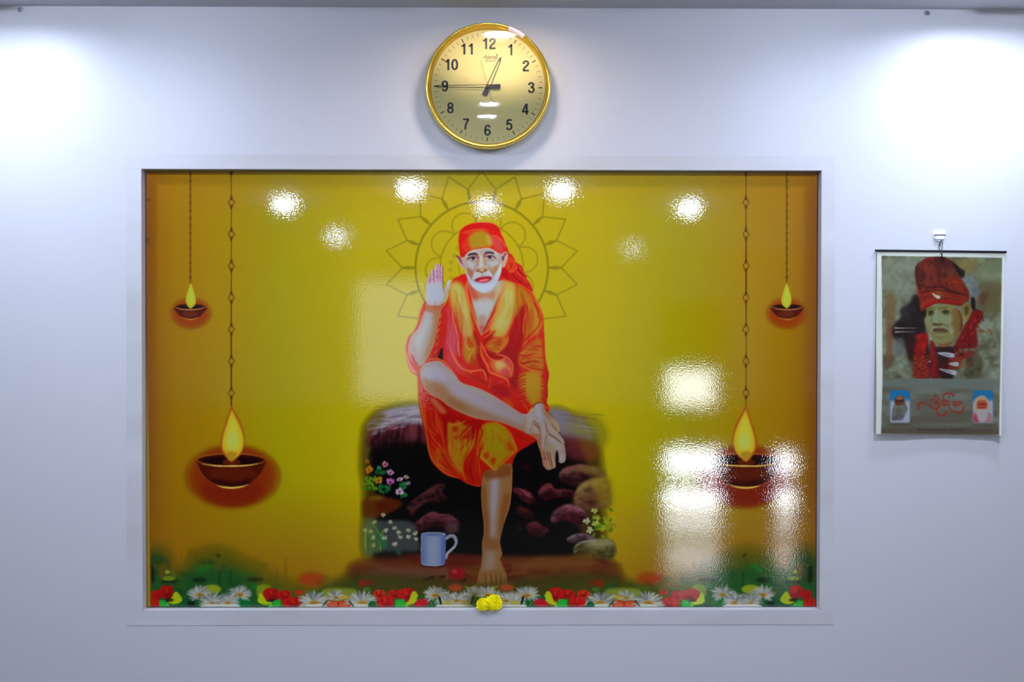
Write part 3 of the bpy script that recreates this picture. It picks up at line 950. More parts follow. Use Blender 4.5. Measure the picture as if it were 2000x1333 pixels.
R('C: 1660,290 1700,420 1700,500', 3, (176, 40, 6), 1, .7)
R('D: 1640,690 1720,650 1790,690 1830,730', 2.6, (226, 96, 40), .6)
R('D: 1600,770 1560,700 1520,640', 2.4, (222, 90, 30), .6)
F('D: 1280,600 1350,610 1420,680 1370,690', (216, 84, 14), 3, .8)
F('D: 1180,420 1300,440 1380,540 1300,580 1150,510', (166, 4, 4), 4, .8)

# skirt: olive flap over the knee, dark folds
F('D: 380,560 560,620 700,760 900,840 1060,860 1000,1000 960,1250 640,1200 600,900 500,760', (168, 8, 4), 5, .9)
F('D: 640,880 700,900 760,860 800,900 860,930 800,1010 760,1080 800,1130 930,1130 880,1250 820,1330 680,1330 640,1160 630,1000', (180, 130, 16), 3, .92)
F('D: 690,920 760,950 720,1000 690,980', (186, 24, 6), 2, .8)
F('D: 700,1040 770,1030 740,1090 700,1080', (190, 50, 8), 2, .8)
F('D: 830,990 900,930 880,1000 820,1080', (186, 24, 6), 2, .8)
F('F: 340,30 420,0 560,0 520,120 470,200 460,300 400,260 350,180', (186, 132, 14), 3, .9)
F('F: 470,200 540,80 600,60 600,260 622,390 560,395 500,360 460,300', (196, 22, 8), 3, .95)
F('F: 150,0 200,80 340,100 360,240 460,330 330,300 230,230 170,120', (200, 44, 10), 4, .8)
F('D: 1020,960 1080,900 1200,880 1310,940 1390,1060 1450,1210 1330,1300 F: 800,220 745,272 690,225 580,120 640,70 D: 1000,1150', (176, 140, 14), 1.8, .95)
F('D: 1100,940 1220,920 1300,1020 1290,1180 1200,1240 1100,1160 1080,1040', (170, 146, 12), 5, .9)
F('D: 1310,1080 1380,1130 1430,1210 1350,1210', (196, 56, 8), 3, .85)
for s_ in ('F: 650,110 690,110 680,160 645,150', 'F: 710,160 745,155 735,210 705,195'):
    F(s_, (204, 46, 8), 1.6, .9)
F('D: 960,1180 1020,980 1060,940 1060,1100 1010,1230', (206, 74, 14), 4, .8)
F('F: 760,240 880,120 940,90 890,210 820,230', (196, 40, 10), 2, .9)
for s_, w_, c_ in (
        ('D: 1300,920 1380,1020 1440,1180 1455,1215', 2.4, (230, 130, 44)), ('F: 935,88 880,130 800,210 750,262', 2.2, (228, 150, 40)), ('F: 585,122 640,165 690,215 745,268', 2.6, (230, 150, 40)), ('D: 1310,940 1200,885 1080,900 1020,980', 1.8, (206, 110, 30)),
        ('D: 640,900 660,1100 680,1330', 2.4, (216, 110, 30)), ('D: 640,890 700,905 790,890 850,860', 2, (224, 130, 40)), ('D: 760,1100 850,1000 920,930', 2.2, (218, 120, 30)), ('D: 880,1250 940,1120 970,960', 2, (224, 110, 30)),
        ('D: 330,820 400,960 480,1090 560,1180', 2.2, (222, 110, 36)), ('D: 300,640 340,820 420,960 550,1080', 2.4, (214, 110, 40)), ('D: 440,860 490,970 540,1080', 2.6, (226, 130, 40)), ('F: 150,20 175,120 240,220 330,295 440,335', 2.4, (226, 110, 30)),
        ('F: 345,30 350,130 400,220 460,280 480,360', 2.2, (216, 120, 30)), ('F: 590,60 600,180 615,330', 2, (222, 100, 30)), ('F: 500,100 460,220 470,300 500,360', 2.2, (212, 110, 20)), ('D: 300,560 330,760 380,1000 420,1240', 3, (190, 120, 30)),
        ('D: 430,1100 500,1180 560,1240', 2, (216, 84, 24)), ('F: 250,10 280,80 330,140', 2, (214, 80, 20)), ('F: 620,395 560,396 470,360', 1.8, (232, 110, 30)), ('D: 1000,880 1040,1000 1000,1130', 2.4, (170, 10, 4)),
        ('D: 760,1220 860,1120 940,1010', 3, (186, 40, 6)), ('D: 560,780 600,900 600,1080', 5, (150, 2, 2)), ('D: 500,1000 590,1150 620,1300', 5, (162, 4, 4)), ('F: 540,160 530,260 560,360', 5, (176, 6, 4)), ('F: 640,20 610,100 600,170', 4, (186, 30, 6))):
    R(s_, w_, c_)
F('D: 420,600 480,600 560,680 620,760 560,780 490,700', (206, 120, 70), 3, .75)

# satin streaks: families of soft strokes between two guide lines
def fan(P1, P2, n, cols, w=2.4, al=.4, bl=1.3, jit=2.0, clip=None):
    A_, B_ = pts(P1), pts(P2)
    for k in range(n):
        t = (k + random.uniform(.1, .9)) / n
        Q = A_ * (1 - t) + B_ * t + np.random.RandomState(k + len(P1)).uniform(-jit, jit, A_.shape)
        s0 = random.uniform(0, .45)
        S_ = spline(Q, False)
        i0 = int(len(S_) * s0)
        i1 = i0 + max(5, int(len(S_) * random.uniform(.35, .7)))
        p.stroke(S_[i0:i1], w * random.uniform(.6, 1.5), cols[random.randrange(len(cols))], bl, al, clip=rb if clip is None else clip, sm=False)


GO, RD, PK = [(196, 150, 40), (176, 136, 20), (214, 120, 40)], [(176, 10, 6), (206, 40, 14), (150, 4, 4)], [(206, 84, 100), (214, 130, 110), (196, 40, 60)]
fan('C: 640,300 640,600 600,900', 'C: 800,300 860,640 820,1000', 26, PK + GO + RD)
fan('C: 700,120 730,380 780,620', 'C: 870,160 930,420 980,640', 18, [(196, 190, 110), (186, 168, 60), (206, 150, 70), (200, 70, 30)])
fan('C: 860,700 900,900 880,1090', 'C: 990,720 1030,950 1060,1100', 16, GO + RD)
fan('C: 1290,120 1230,380 1080,640', 'C: 1440,160 1440,460 1320,700', 20, [(196, 192, 112), (184, 164, 50), (206, 150, 60), (176, 130, 30)])
fan('C: 1480,360 1480,640 1440,1000', 'C: 1400,560 1380,800 1340,1000', 14, RD)
fan('C: 1480,150 1540,450 1500,860', 'C: 1690,330 1750,560 1700,800', 24, GO + RD[:2] + [(196, 100, 20)])
fan('C: 1500,860 1620,800 1760,800', 'C: 1490,1120 1640,1090 1800,1130', 26, GO + RD, 2.2, .5)
fan('C: 1080,760 1200,700 1340,720', 'C: 1110,880 1220,900 1300,830', 14, GO + RD)
fan('C: 700,1100 860,1180 1050,1300', 'C: 900,1130 1100,1250 1360,1290', 20, RD + [(214, 70, 30)])
fan('D: 300,600 340,950 420,1300', 'D: 560,720 590,960 660,1330', 34, RD + [(216, 100, 30), (200, 120, 40)], 2.6, .45)
fan('D: 640,880 650,1100 690,1330', 'D: 960,900 950,1120 820,1330', 34, GO + RD, 2.4, .45)
fan('F: 170,60 240,210 420,320', 'F: 380,40 420,200 560,380', 26, RD + GO, 2.6, .4)
fan('F: 480,100 470,220 520,360', 'F: 610,60 600,220 618,380', 14, RD + [(214, 90, 20)], 2.4, .4)
fan('D: 1050,960 1030,1080 1000,1200', 'D: 1330,980 1390,1090 1430,1200', 26, [(176, 146, 14), (160, 132, 10), (196, 120, 20), (206, 90, 14)], 2.6, .45)
fan('D: 1320,940 1460,1010 1600,1130', 'D: 1480,1000 1560,1080 1620,1140', 8, RD)

# chest and neck
chest = 'C: 870,60 900,200 930,330 980,520 1010,640 1035,690 1060,620 1130,480 1200,320 1260,180 1290,60 1200,60 1000,60'
cc = p.clip(chest, .8)
p.fill(chest, (176, 168, 160), .8)
F2 = lambda s_, c_, b_=3, a_=.9: p.fill(s_, c_, b_, a_, clip=cc)
F2('C: 870,60 1000,180 1090,210 1200,160 1290,60 1200,270 1060,250 960,300 900,220', (186, 116, 84), 4, .85)
F2('C: 870,60 960,180 990,260 930,260 890,180', (196, 70, 60), 3, .8)
F2('C: 940,310 1060,290 1180,290 1120,460 1060,560 990,440', (184, 184, 200), 7, .95)
F2('C: 1220,110 1270,110 1240,230 1190,300', (190, 190, 150), 4, .8)
F2('C: 1000,480 1090,480 1040,690 1010,640', (180, 130, 120), 4, .8)
F2('C: 1010,590 1060,590 1040,690', (190, 60, 60), 2.5, .7)
p.stroke('C: 1250,180 1200,320 1120,500 1060,640', 1.4, (150, 96, 50), .6, .8)
p.stroke('C: 1060,230 1050,280 1080,300', 2, (190, 150, 120), 1, .6)
p.stroke('C: 1130,500 1080,600 1045,680', 2.6, (120, 50, 60), .8, .8)

# head: beard and face
headp = 'A: 270,760 265,900 285,1020 310,1130 350,1220 410,1330 470,1385 P: 932,567 941,571.5 951,571 962,565 A: 900,1290 950,1180 990,1030 1000,900 990,740 900,660 700,600 480,610 330,690'
hc = p.clip(headp, .5)
p.fill(headp, (176, 172, 182), .5)
H_ = lambda s_, c_, b_=1.2, a_=.85: p.fill(s_, c_, b_, a_, clip=hc)
# skin tones
H_('A: 280,760 420,660 640,620 860,640 980,740 990,900 900,1060 830,1060 780,1000 700,950 560,950 470,1040 440,1120 330,1060 280,900', (172, 156, 156), 2.5)
H_('A: 290,740 420,670 560,650 560,720 400,760 310,830', (190, 180, 186), 1.5, .7)
H_('A: 660,680 780,640 900,680 960,800 880,760 740,700', (198, 180, 196), 1.5, .7)
H_('A: 300,860 420,880 480,940 420,1000 330,980', (176, 180, 190), 2.5, .9)
H_('A: 720,870 860,860 950,880 900,960 800,950', (180, 182, 200), 2.5, .9)
H_('A: 320,990 420,1030 440,1110 410,1200 360,1140 320,1060', (160, 96, 66), 2.2, .9)
H_('A: 380,1060 420,1080 420,1150 390,1150', (184, 96, 60), 1.5, .7)
H_('A: 820,990 930,930 930,1020 850,1110 820,1080', (176, 122, 76), 2.2, .9)
H_('A: 560,720 640,720 660,860 640,960 560,960 540,860', (184, 184, 184), 2, .8)
H_('A: 630,760 700,840 700,940 650,960', (172, 146, 122), 1.8, .7)
H_('A: 520,760 560,760 550,900 500,960', (160, 122, 110), 1.8, .6)
# nose
H_('A: 500,1030 530,985 600,1000 680,985 730,1020 700,1050 640,1070 610,1085 560,1070', (178, 124, 86), 1, .9)
H_('A: 570,1000 640,990 650,1040 590,1050', (196, 160, 132), 1.2, .8)
p.stroke('A: 490,1035 530,1060 580,1062 615,1090 660,1060 710,1040', 1.8, (120, 50, 30), .6, .9)
p.ell(880 + 525 / 10, 425 + 1052 / 10, 2.6, 1.3, (96, 30, 24), .5, .9)
p.ell(880 + 690 / 10, 425 + 1038 / 10, 2.2, 1.2, (96, 30, 24), .5, .9)
p.stroke('A: 470,1010 490,960 520,930', 1.4, (150, 96, 80), .8, .7)
# folds beside the nose, moustache
p.stroke('A: 730,960 790,1040 830,1110 845,1150', 2.2, (140, 96, 66), .8, .85)
p.stroke('A: 480,1000 440,1080 420,1180', 1.8, (150, 100, 84), .8, .7)
H_('A: 460,1100 540,1060 610,1100 690,1060 780,1100 830,1180 780,1150 640,1150 500,1180 440,1210', (184, 188, 200), 1.6, .95)
H_('A: 700,1060 760,1070 820,1150 790,1140', (206, 196, 216), 1.2, .8)
p.stroke('A: 600,1130 620,1138 645,1130', 1.8, (90, 80, 90), .6, .8)
# beard
H_('A: 280,980 330,1120 400,1210 450,1260 640,1290 800,1250 850,1170 930,1010 1000,900 1000,1040 950,1200 880,1320 P: 951,573 932,570 A: 400,1340 320,1180', (178, 190, 226), 1.6, .97)
H_('A: 940,960 990,900 985,1040 930,1180 900,1200', (196, 206, 236), 1.6, .8)
H_('A: 400,1330 640,1320 880,1300 P: 955,568 941,573 930,570', (190, 202, 240), 2.5, .8)
p.stroke('A: 345,1090 390,1180 420,1250', 1.6, (120, 130, 160), .9, .6)
for s_, w_, c_, a_ in (('A: 300,850 330,960 400,1060', 3, (150, 120, 130), .4), ('A: 960,860 940,960 880,1060', 3, (150, 118, 120), .4), ('A: 560,760 548,860 520,960', 2, (150, 110, 100), .5), ('A: 655,760 668,860 700,950', 2, (160, 126, 110), .4),
                       ('A: 590,740 600,860 600,980', 3, (206, 204, 206), .6), ('A: 420,680 520,660 620,650', 1.4, (156, 140, 146), .5), ('A: 640,650 760,640 860,660', 1.4, (160, 144, 150), .5), ('A: 590,690 600,720 595,750', 1.4, (140, 110, 110), .5)):
    p.stroke(s_, w_, c_, 1, a_, clip=hc)
# mouth
p.fill('A: 465,1235 500,1200 570,1175 640,1165 720,1155 790,1165 800,1200 760,1245 690,1275 600,1275 520,1262', (186, 44, 70), .8)
p.fill('A: 470,1232 560,1180 640,1165 740,1155 795,1175 795,1200 720,1185 640,1195 560,1215', (160, 10, 36), .7, .95)
p.fill('A: 560,1235 640,1215 730,1205 740,1225 660,1250 580,1255', (240, 130, 150), 1, .9)
p.stroke('A: 465,1238 500,1225 540,1222', 2, (80, 40, 60), .6, .9)
p.stroke('A: 780,1170 800,1190 795,1215', 1.6, (110, 20, 40), .6, .8)
p.stroke('A: 500,1275 620,1290 760,1262', 1.6, (150, 140, 180), .9, .6)
# eyes and brows
for pth, w_, c_ in (('A: 330,750 400,720 470,712 530,722', 4.2, (46, 36, 50)), ('A: 400,735 470,725 540,740', 3, (88, 60, 60)), ('A: 665,700 720,690 790,688 860,712', 4, (46, 36, 50)), ('A: 640,760 660,730 720,705', 3, (130, 70, 70))):
    p.stroke(pth, w_, c_, .7, .95, clip=hc)
H_('A: 500,740 560,770 545,820 500,800', (168, 90, 90), 1.2, .8)
H_('A: 640,740 700,730 690,780 650,790', (166, 90, 96), 1.2, .8)
H_('A: 310,820 360,780 440,765 520,790 530,810 450,830 370,830', (120, 70, 76), 1, .8)
p.fill('A: 370,815 410,785 470,780 520,800 480,828 410,832', (206, 192, 206), .7, .95)
p.ell(880 + 440 / 10, 425 + 802 / 10, 3.5, 3.0, (52, 14, 30), .5)
p.stroke('A: 315,822 370,790 440,772 520,792', 2, (60, 24, 34), .5, .95)
p.stroke('A: 380,835 440,842 520,822', 1.2, (150, 96, 110), .6, .8)
H_('A: 690,790 740,755 800,745 880,780 870,800 790,800', (130, 84, 96), 1, .8)
p.fill('A: 700,795 740,765 800,762 850,785 800,805 740,808', (206, 196, 214), .7, .95)
p.ell(880 + 768 / 10, 425 + 780 / 10, 3.5, 3.2, (46, 22, 50), .5)
p.stroke('A: 690,785 740,757 800,750 885,790', 2, (70, 30, 50), .5, .95)
p.stroke('A: 720,812 790,818 860,800', 1.2, (150, 110, 130), .6, .8)
H_('A: 310,770 300,860 330,840 340,790', (160, 120, 110), 1.4, .6)
p.stroke('A: 400,868 450,880 510,860', 1.4, (150, 120, 130), .9, .6)
p.stroke('A: 720,840 790,846 860,826', 1.4, (150, 126, 140), .9, .6)
p.stroke('A: 275,900 300,1000 340,1090', 1.4, (206, 160, 150), .7, .7)
# ears
p.fill('A: 92,745 130,742 200,775 250,770 280,900 285,1010 250,990 200,940 160,860 130,790', (186, 140, 150), .6)
p.fill('A: 100,750 140,748 190,790 215,860 235,920 200,890 150,800', (110, 34, 50), .9, .9)
p.stroke('A: 140,800 170,890 220,970 270,1030', 1.4, (226, 196, 190), .6, .8)
p.fill('A: 215,790 260,800 275,920 240,880', (196, 150, 160), 1.2, .8)
p.fill('A: 990,740 1010,700 1060,668 1100,672 1120,700 1112,790 1085,880 1060,960 1020,975 1000,900', (196, 160, 164), .6)
p.fill('A: 1040,720 1080,690 1105,700 1090,730 1040,780', (150, 60, 76), 1, .9)
p.fill('A: 1000,770 1035,760 1045,800 1020,860', (70, 44, 40), 1, .9)
p.stroke('A: 1110,720 1095,830 1060,930', 1.4, (230, 196, 196), .6, .8)
p.fill('A: 1010,900 1060,900 1055,965 1020,970', (214, 150, 140), 1.2, .8)
# turban
tur = 'A: 200,765 175,640 158,500 160,380 185,280 250,200 340,145 470,110 620,100 760,108 860,135 930,190 970,260 990,330 1040,420 1070,520 1110,600 1118,665 1050,670 990,712 900,680 800,620 720,600 640,610 520,620 400,650 320,700 265,770'
tb = p.clip(tur, .5)
p.fill(tur, (206, 18, 12), .5)
T_ = lambda s_, c_, b_=2, a_=.9: p.fill(s_, c_, b_, a_, clip=tb)
T_('A: 200,240 400,150 620,120 840,150 960,260 900,280 700,220 480,240 300,320', (196, 14, 14), 2.5)
T_('A: 260,300 420,240 600,225 760,250 700,270 500,270 330,330', (210, 74, 20), 2, .7)
T_('A: 330,420 420,310 560,262 700,290 780,360 830,450 800,560 740,600 600,620 420,640 350,560', (184, 130, 26), 4, .95)
T_('A: 420,400 520,300 660,300 740,400 740,520 640,580 480,600 420,520', (164, 136, 20), 4.5, .95)
T_('A: 700,330 800,400 830,500 790,560 730,500', (190, 160, 80), 3, .8)
T_('A: 250,480 330,430 370,600 300,680 230,640', (206, 50, 14), 3, .8)
T_('A: 800,350 920,380 1020,470 1070,600 1050,670 960,660 860,600 820,480', (206, 50, 50), 3, .85)
T_('A: 180,620 260,640 300,720 210,770', (190, 16, 10), 2, .8)
for k in range(8):
    y0 = 400 + 34 * k
    p.stroke('A: %d,%d %d,%d %d,%d' % (800 + 6 * k, y0, 880 + 6 * k, y0 + 22, 1000 + 6 * k, y0 + 78), 1.2, (232, 150, 140), .5, .7, clip=tb)
    p.stroke('A: %d,%d %d,%d %d,%d' % (820 + 6 * k, y0 + 16, 900 + 6 * k, y0 + 40, 1010 + 6 * k, y0 + 92), 1.1, (160, 16, 30), .5, .6, clip=tb)
for s_, c_ in (('A: 790,360 880,370 980,430 1040,520 1090,620', (240, 120, 100)), ('A: 210,700 300,640 400,600', (220, 80, 30)), ('A: 230,590 320,540 400,530', (222, 84, 40)), ('A: 180,330 330,270 480,240 640,232', (222, 90, 40)),
               ('A: 320,690 420,640 560,618 700,602', (206, 80, 40)), ('A: 460,600 600,590 720,570 820,600', (206, 70, 30)), ('A: 200,480 260,400 340,350', (180, 10, 10))):
    p.stroke(s_, 1.6, c_, .6, .75, clip=tb)
p.stroke('A: 320,712 420,662 560,632 720,610 800,630 900,690 985,722', 1.8, (206, 206, 216), .8, .8)

# raised forearm and palm
arm = 'B: 545,1000 520,1060 470,1140 C: 330,500 280,620 215,690 178,780 182,880 225,980 290,1060 350,1040 400,960 460,830 500,700 520,560 545,440 545,380 400,370'
am = p.clip(arm, .7)
p.fill(arm, (166, 148, 150), .7)
A_ = lambda s_, c_, b_=3, a_=.9: p.fill(s_, c_, b_, a_, clip=am)
A_('C: 470,400 560,400 540,560 510,720 460,850 400,970 350,1040 370,900 430,760 470,580', (170, 112, 62), 5, .9)
A_('C: 380,420 440,420 430,560 380,700 320,840 300,980 250,900 230,780 300,640 350,520', (172, 172, 188), 6, .9)
A_('C: 190,800 240,780 280,900 300,1040 250,1000', (176, 140, 150), 4, .7)
A_('C: 400,370 540,370 540,430 400,430', (180, 110, 84), 3, .8)
p.stroke('C: 385,420 340,500 290,620 215,700 182,790', 1.6, (206, 150, 130), .7, .8)
# sleeve around the elbow
for s_, w_, c_ in (('C: 160,740 140,870 160,1000 210,1110 275,1170', 8, (200, 74, 96)), ('C: 180,790 176,900 215,1000 290,1070', 2.6, (236, 150, 150)), ('C: 215,930 240,1010 290,1060', 5, (170, 20, 50)), ('C: 150,900 175,1010 230,1110 275,1140', 2, (240, 160, 140)),
                   ('C: 138,850 150,980 200,1100 270,1175', 1.6, (240, 170, 120)), ('C: 370,310 320,420 300,480', 4, (176, 30, 8)), ('C: 350,330 310,430 300,500 250,620 180,700', 1.8, (232, 120, 70)), ('C: 320,480 270,600 210,680', 3, (190, 20, 20))):
    p.stroke(s_, w_, c_, .8, .9, clip=np.maximum(rb, am))
p.fill('B: 535,930 620,940 760,940 880,900 870,980 790,1060 560,1070 520,1010', (172, 104, 70), 1.2)
# hand
palm = 'B: 535,560 525,700 525,860 550,950 600,990 680,980 760,980 840,950 900,890 940,800 960,700 985,620 1000,540 1000,490 975,475 940,510 920,570 890,660 860,640 835,560 825,500 640,510'
pm = p.clip(palm, .6)
p.fill(palm, (178, 176, 200), .7)
fing = [('B: 560,560 548,470 580,390 605,370', 'B: 600,560 608,470 612,400 605,370', 552, 6.2, 'B: 572,570 570,480 590,400'),
        ('', '', 0, 6.6, 'B: 645,550 640,430 640,330 632,265'), ('', '', 0, 6.9, 'B: 715,545 710,400 712,280 725,165'),
        ('', '', 0, 6.9, 'B: 762,545 765,400 765,280 770,150'), ('', '', 0, 5.6, 'B: 812,560 815,440 820,300 815,190')]
for i, (_, _, _, w_, path) in enumerate([fing[0], fing[1], fing[2], fing[3], fing[4]]):
    p.stroke(path, (w_ * 1.15, w_ * 1.1, w_, w_ * .55), (186, 160, 196), .6, 1)
for i, (_, _, _, w_, path) in enumerate(fing):
    P0 = pts(path)
    p.stroke(P0 + np.array([w_ * .52, 0]), 1.9, (136, 62, 110), .6, .85)
    p.stroke(P0 + np.array([-w_ * .05, 2]), 2.6, (214, 170, 186), .7, .7)
    for f_ in (.35, .62):
        q = P0[0] + (P0[-1] - P0[0]) * f_
        p.stroke([q + (-2.6, 0), q, q + (2.6, 0)], 1.2, (140, 70, 120), .6, .6)
p.fill(palm, (178, 178, 204), 2.2, .8, clip=pm)
Pm = lambda s_, c_, b_=3, a_=.8: p.fill(s_, c_, b_, a_, clip=pm)
Pm('B: 860,640 900,690 960,640 990,600 950,820 860,930 760,980 840,880 880,760', (176, 150, 120), 4)
Pm('B: 560,620 700,600 820,620 840,760 760,860 620,860 560,760', (168, 182, 214), 5, .8)
Pm('B: 540,900 620,960 760,960 880,900 800,1000 580,1000', (190, 130, 110), 4, .8)
p.stroke('B: 880,720 860,650 840,580', 1.6, (150, 90, 80), .8, .8)
p.stroke('B: 690,870 690,930 720,960', 2, (160, 120, 130), 1, .7)
p.stroke('B: 930,560 975,490 990,520', 2.6, (206, 196, 200), .8, .8)
p.stroke('B: 550,950 610,992 690,978 770,990 850,950 910,890', 2.2, (180, 74, 30), .9, .8)
p.stroke('B: 530,560 526,700 526,860 545,940', 1.2, (206, 170, 150), .6, .7)

# crossed leg
leg = 'D: 310,330 312,260 350,200 420,165 510,152 570,172 640,240 720,320 770,390 840,430 960,465 1120,535 1260,620 1400,710 1500,775 1555,795 1560,960 1540,990 1440,950 1330,905 1200,865 1060,850 900,810 760,750 640,680 560,610 470,570 400,520 340,440'
lg = p.clip(leg, .5)
p.stroke('D: 380,150 480,128 570,150 650,220 720,320 760,380', 2.4, (222, 120, 50), .7, .9)
p.fill(leg, (168, 150, 158), .5)
L_ = lambda s_, c_, b_=4, a_=.9: p.fill(s_, c_, b_, a_, clip=lg)
L_('D: 380,420 460,400 560,420 680,540 820,620 1000,720 1240,800 1560,900 1560,1000 1300,900 1050,850 850,790 640,680 520,590 400,510', (164, 110, 66), 9, .72)
L_('D: 340,300 420,220 520,220 600,300 640,400 560,420 440,380 360,420', (174, 172, 204), 6, .85)
L_('D: 600,360 720,440 900,520 1120,640 1400,790 1540,860 1540,930 1300,820 1000,690 760,580 640,480', (172, 166, 194), 8, .8)
L_('D: 330,360 380,360 430,430 420,520 350,450', (168, 112, 74), 4, .8)
L_('D: 420,400 560,410 640,480 600,560 500,500', (160, 110, 76), 9, .45)
L_('D: 650,580 800,660 900,740 780,740 640,670', (150, 90, 44), 7, .5)
L_('D: 620,240 760,380 960,470 1240,620 1200,640 960,530 740,440 620,330', (176, 164, 172), 4, .6)
p.stroke('D: 520,155 600,200 700,300 780,400 860,440 980,475 1120,540 1300,645 1450,745 1550,795', 1.5, (226, 150, 130), .5, .9)
p.stroke('D: 350,460 440,550 560,615 660,700 800,770 960,825 1120,855', 1.6, (232, 130, 80), .5, .9)
p.stroke('D: 1120,855 1300,890 1440,945 1550,1000 1640,1050 1690,1080', 1.6, (216, 110, 70), .6, .8)
p.stroke('D: 310,340 312,260 350,200 430,165', 1.3, (206, 170, 120), .6, .7)
p.stroke('D: 500,590 600,670 760,760 940,830', 2.6, (120, 10, 6), 1, .6, clip=np.clip(rb - lg, 0, 1))

# standing leg and foot
shin = 'F: 640,290 690,255 745,272 800,215 885,215 888,330 882,450 868,560 840,660 815,720 800,800 785,880 795,940 800,1000 785,1030 800,1080 830,1150 845,1220 825,1290 590,1290 590,1220 600,1150 620,1090 630,1000 628,900 645,820 645,720 628,560 622,400'
sh = p.clip(shin, .6)
p.fill(shin, (164, 116, 72), .6)
S_ = lambda s_, c_, b_=4, a_=.9: p.fill(s_, c_, b_, a_, clip=sh)
S_('F: 712,300 770,310 768,500 752,640 738,860 708,870 698,640 700,480', (176, 164, 182), 8.5, .95)
S_('F: 725,330 755,340 752,500 738,640 728,800 714,800 712,640 712,480', (184, 176, 204), 4, .7)
S_('F: 625,420 660,420 670,560 690,700 680,860 640,860 640,700', (150, 86, 36), 4, .8)
S_('F: 820,480 880,480 840,660 800,800 780,860 780,700', (150, 84, 38), 4, .8)
S_('F: 640,250 700,260 745,280 800,220 880,220 880,300 760,330 650,330', (140, 70, 30), 4, .85)
S_('F: 690,930 735,960 740,1080 700,1140 650,1130 650,1060', (172, 150, 156), 8, .85)
S_('F: 600,1150 700,1130 830,1150 850,1290 590,1290', (150, 106, 54), 5, .8)
S_('F: 650,860 760,860 770,940 700,950 640,930', (150, 90, 46), 4, .7)
p.stroke('F: 886,240 888,340 880,460 862,580 830,680 805,780', 1.4, (230, 150, 90), .6, .8)
p.stroke('F: 624,400 628,560 646,720 645,820 628,900', 1.3, (214, 130, 80), .6, .7)
p.stroke('F: 770,950 800,975 790,1010', 2.4, (190, 110, 70), .8, .8)
p.stroke('F: 785,1030 805,1080 832,1150 842,1210', 1.2, (206, 130, 80), .6, .7)
for a, b in ((662, 0), (712, 6), (752, 4), (792, 0)):
    p.stroke('F: %d,1160 %d,1215 %d,1275' % (a - 4, a, a - 2), 2.2, (112, 52, 22), 1, .8, clip=sh)
    p.stroke('F: %d,1170 %d,1215 %d,1260' % (a + 18, a + 22, a + 20), 3, (176, 126, 74), 1.2, .6, clip=sh)
p.fill('F: 560,1250 870,1250 870,1310 560,1310', (120, 84, 34), 6, .55)

# crossed foot and the hand resting on it
foot = 'E: 215,285 215,560 330,620 425,690 455,800 495,900 520,1020 530,1120 560,1180 610,1225 650,1230 700,1205 745,1195 762,1140 755,1000 780,960 810,1030 800,1080 850,1110 900,1095 928,1050 925,940 910,830 880,740 740,620 600,560 500,420 350,400'
ft = p.clip(foot, .5)
p.fill(foot, (172, 146, 134), .5)
E_ = lambda s_, c_, b_=3, a_=.9: p.fill(s_, c_, b_, a_, clip=ft)
E_('E: 340,600 420,580 500,700 520,860 560,1000 620,1200 540,1150 500,930 440,740', (190, 104, 62), 3, .85)
E_('E: 600,600 720,660 860,780 880,900 800,900 700,800 620,700', (184, 176, 184), 5, .9)
E_('E: 620,760 700,860 720,1000 650,1000 600,880', (176, 160, 130), 4, .8)
E_('E: 350,430 440,470 480,560 420,600 350,540', (188, 172, 168), 3, .8)
E_('E: 810,960 910,940 925,1050 870,1105 810,1075', (196, 178, 196), 3, .85)
for s_ in ('E: 545,900 570,1020 610,1190', 'E: 600,880 630,1020 660,1200', 'E: 650,900 670,1030 700,1190', 'E: 760,880 775,950 790,1010'):
    p.stroke(s_, 2.4, (156, 66, 34), .7, .85, clip=ft)
for s_ in ('E: 570,1060 590,1140 610,1200', 'E: 625,1060 640,1140 660,1215', 'E: 690,1000 720,1090 735,1180'):
    p.stroke(s_, 2.6, (214, 176, 160), .8, .8, clip=ft)
p.fill('E: 755,960 790,900 810,1030 800,1090 765,1150', (20, 6, 6), .8, .95)
p.stroke('E: 890,750 915,840 928,950 925,1050', 1.3, (226, 160, 130), .5, .8)
p.stroke('E: 425,690 460,800 500,910 525,1030', 1.4, (226, 150, 100), .5, .8)
hand = 'E: 370,140 410,80 470,60 530,75 570,160 610,240 700,320 770,390 820,480 832,560 800,575 850,640 910,730 905,765 860,750 800,700 740,650 640,590 610,590 590,680 570,780 555,830 520,850 500,800 505,680 490,560 450,470 380,420 350,470 320,550 280,570 245,540 245,440 215,285 280,240'
hm_ = p.clip(hand, .5)
p.stroke('E: 380,425 450,480 500,570 512,700 505,830', 4, (120, 60, 30), 1, .7, clip=ft)
p.stroke('E: 620,590 740,660 860,760', 3, (110, 50, 26), 1, .8, clip=ft)
p.fill(hand, (176, 156, 158), .5)
N_ = lambda s_, c_, b_=2.5, a_=.85: p.fill(s_, c_, b_, a_, clip=hm_)
N_('E: 400,110 480,100 510,240 540,380 480,400 420,300', (178, 178, 200), 4)
N_('E: 530,90 580,180 640,280 760,390 700,400 600,320 540,220', (160, 110, 78), 3)
N_('E: 300,260 360,230 360,380 310,500 270,520 260,380', (186, 172, 180), 3)
N_('E: 640,330 740,380 820,520 800,560 720,450', (178, 158, 110), 2.5)
N_('E: 520,450 580,440 580,640 540,820 515,780', (186, 170, 176), 2.2)
N_('E: 620,440 700,490 840,660 880,740 740,630 640,540', (190, 166, 156), 2.2)
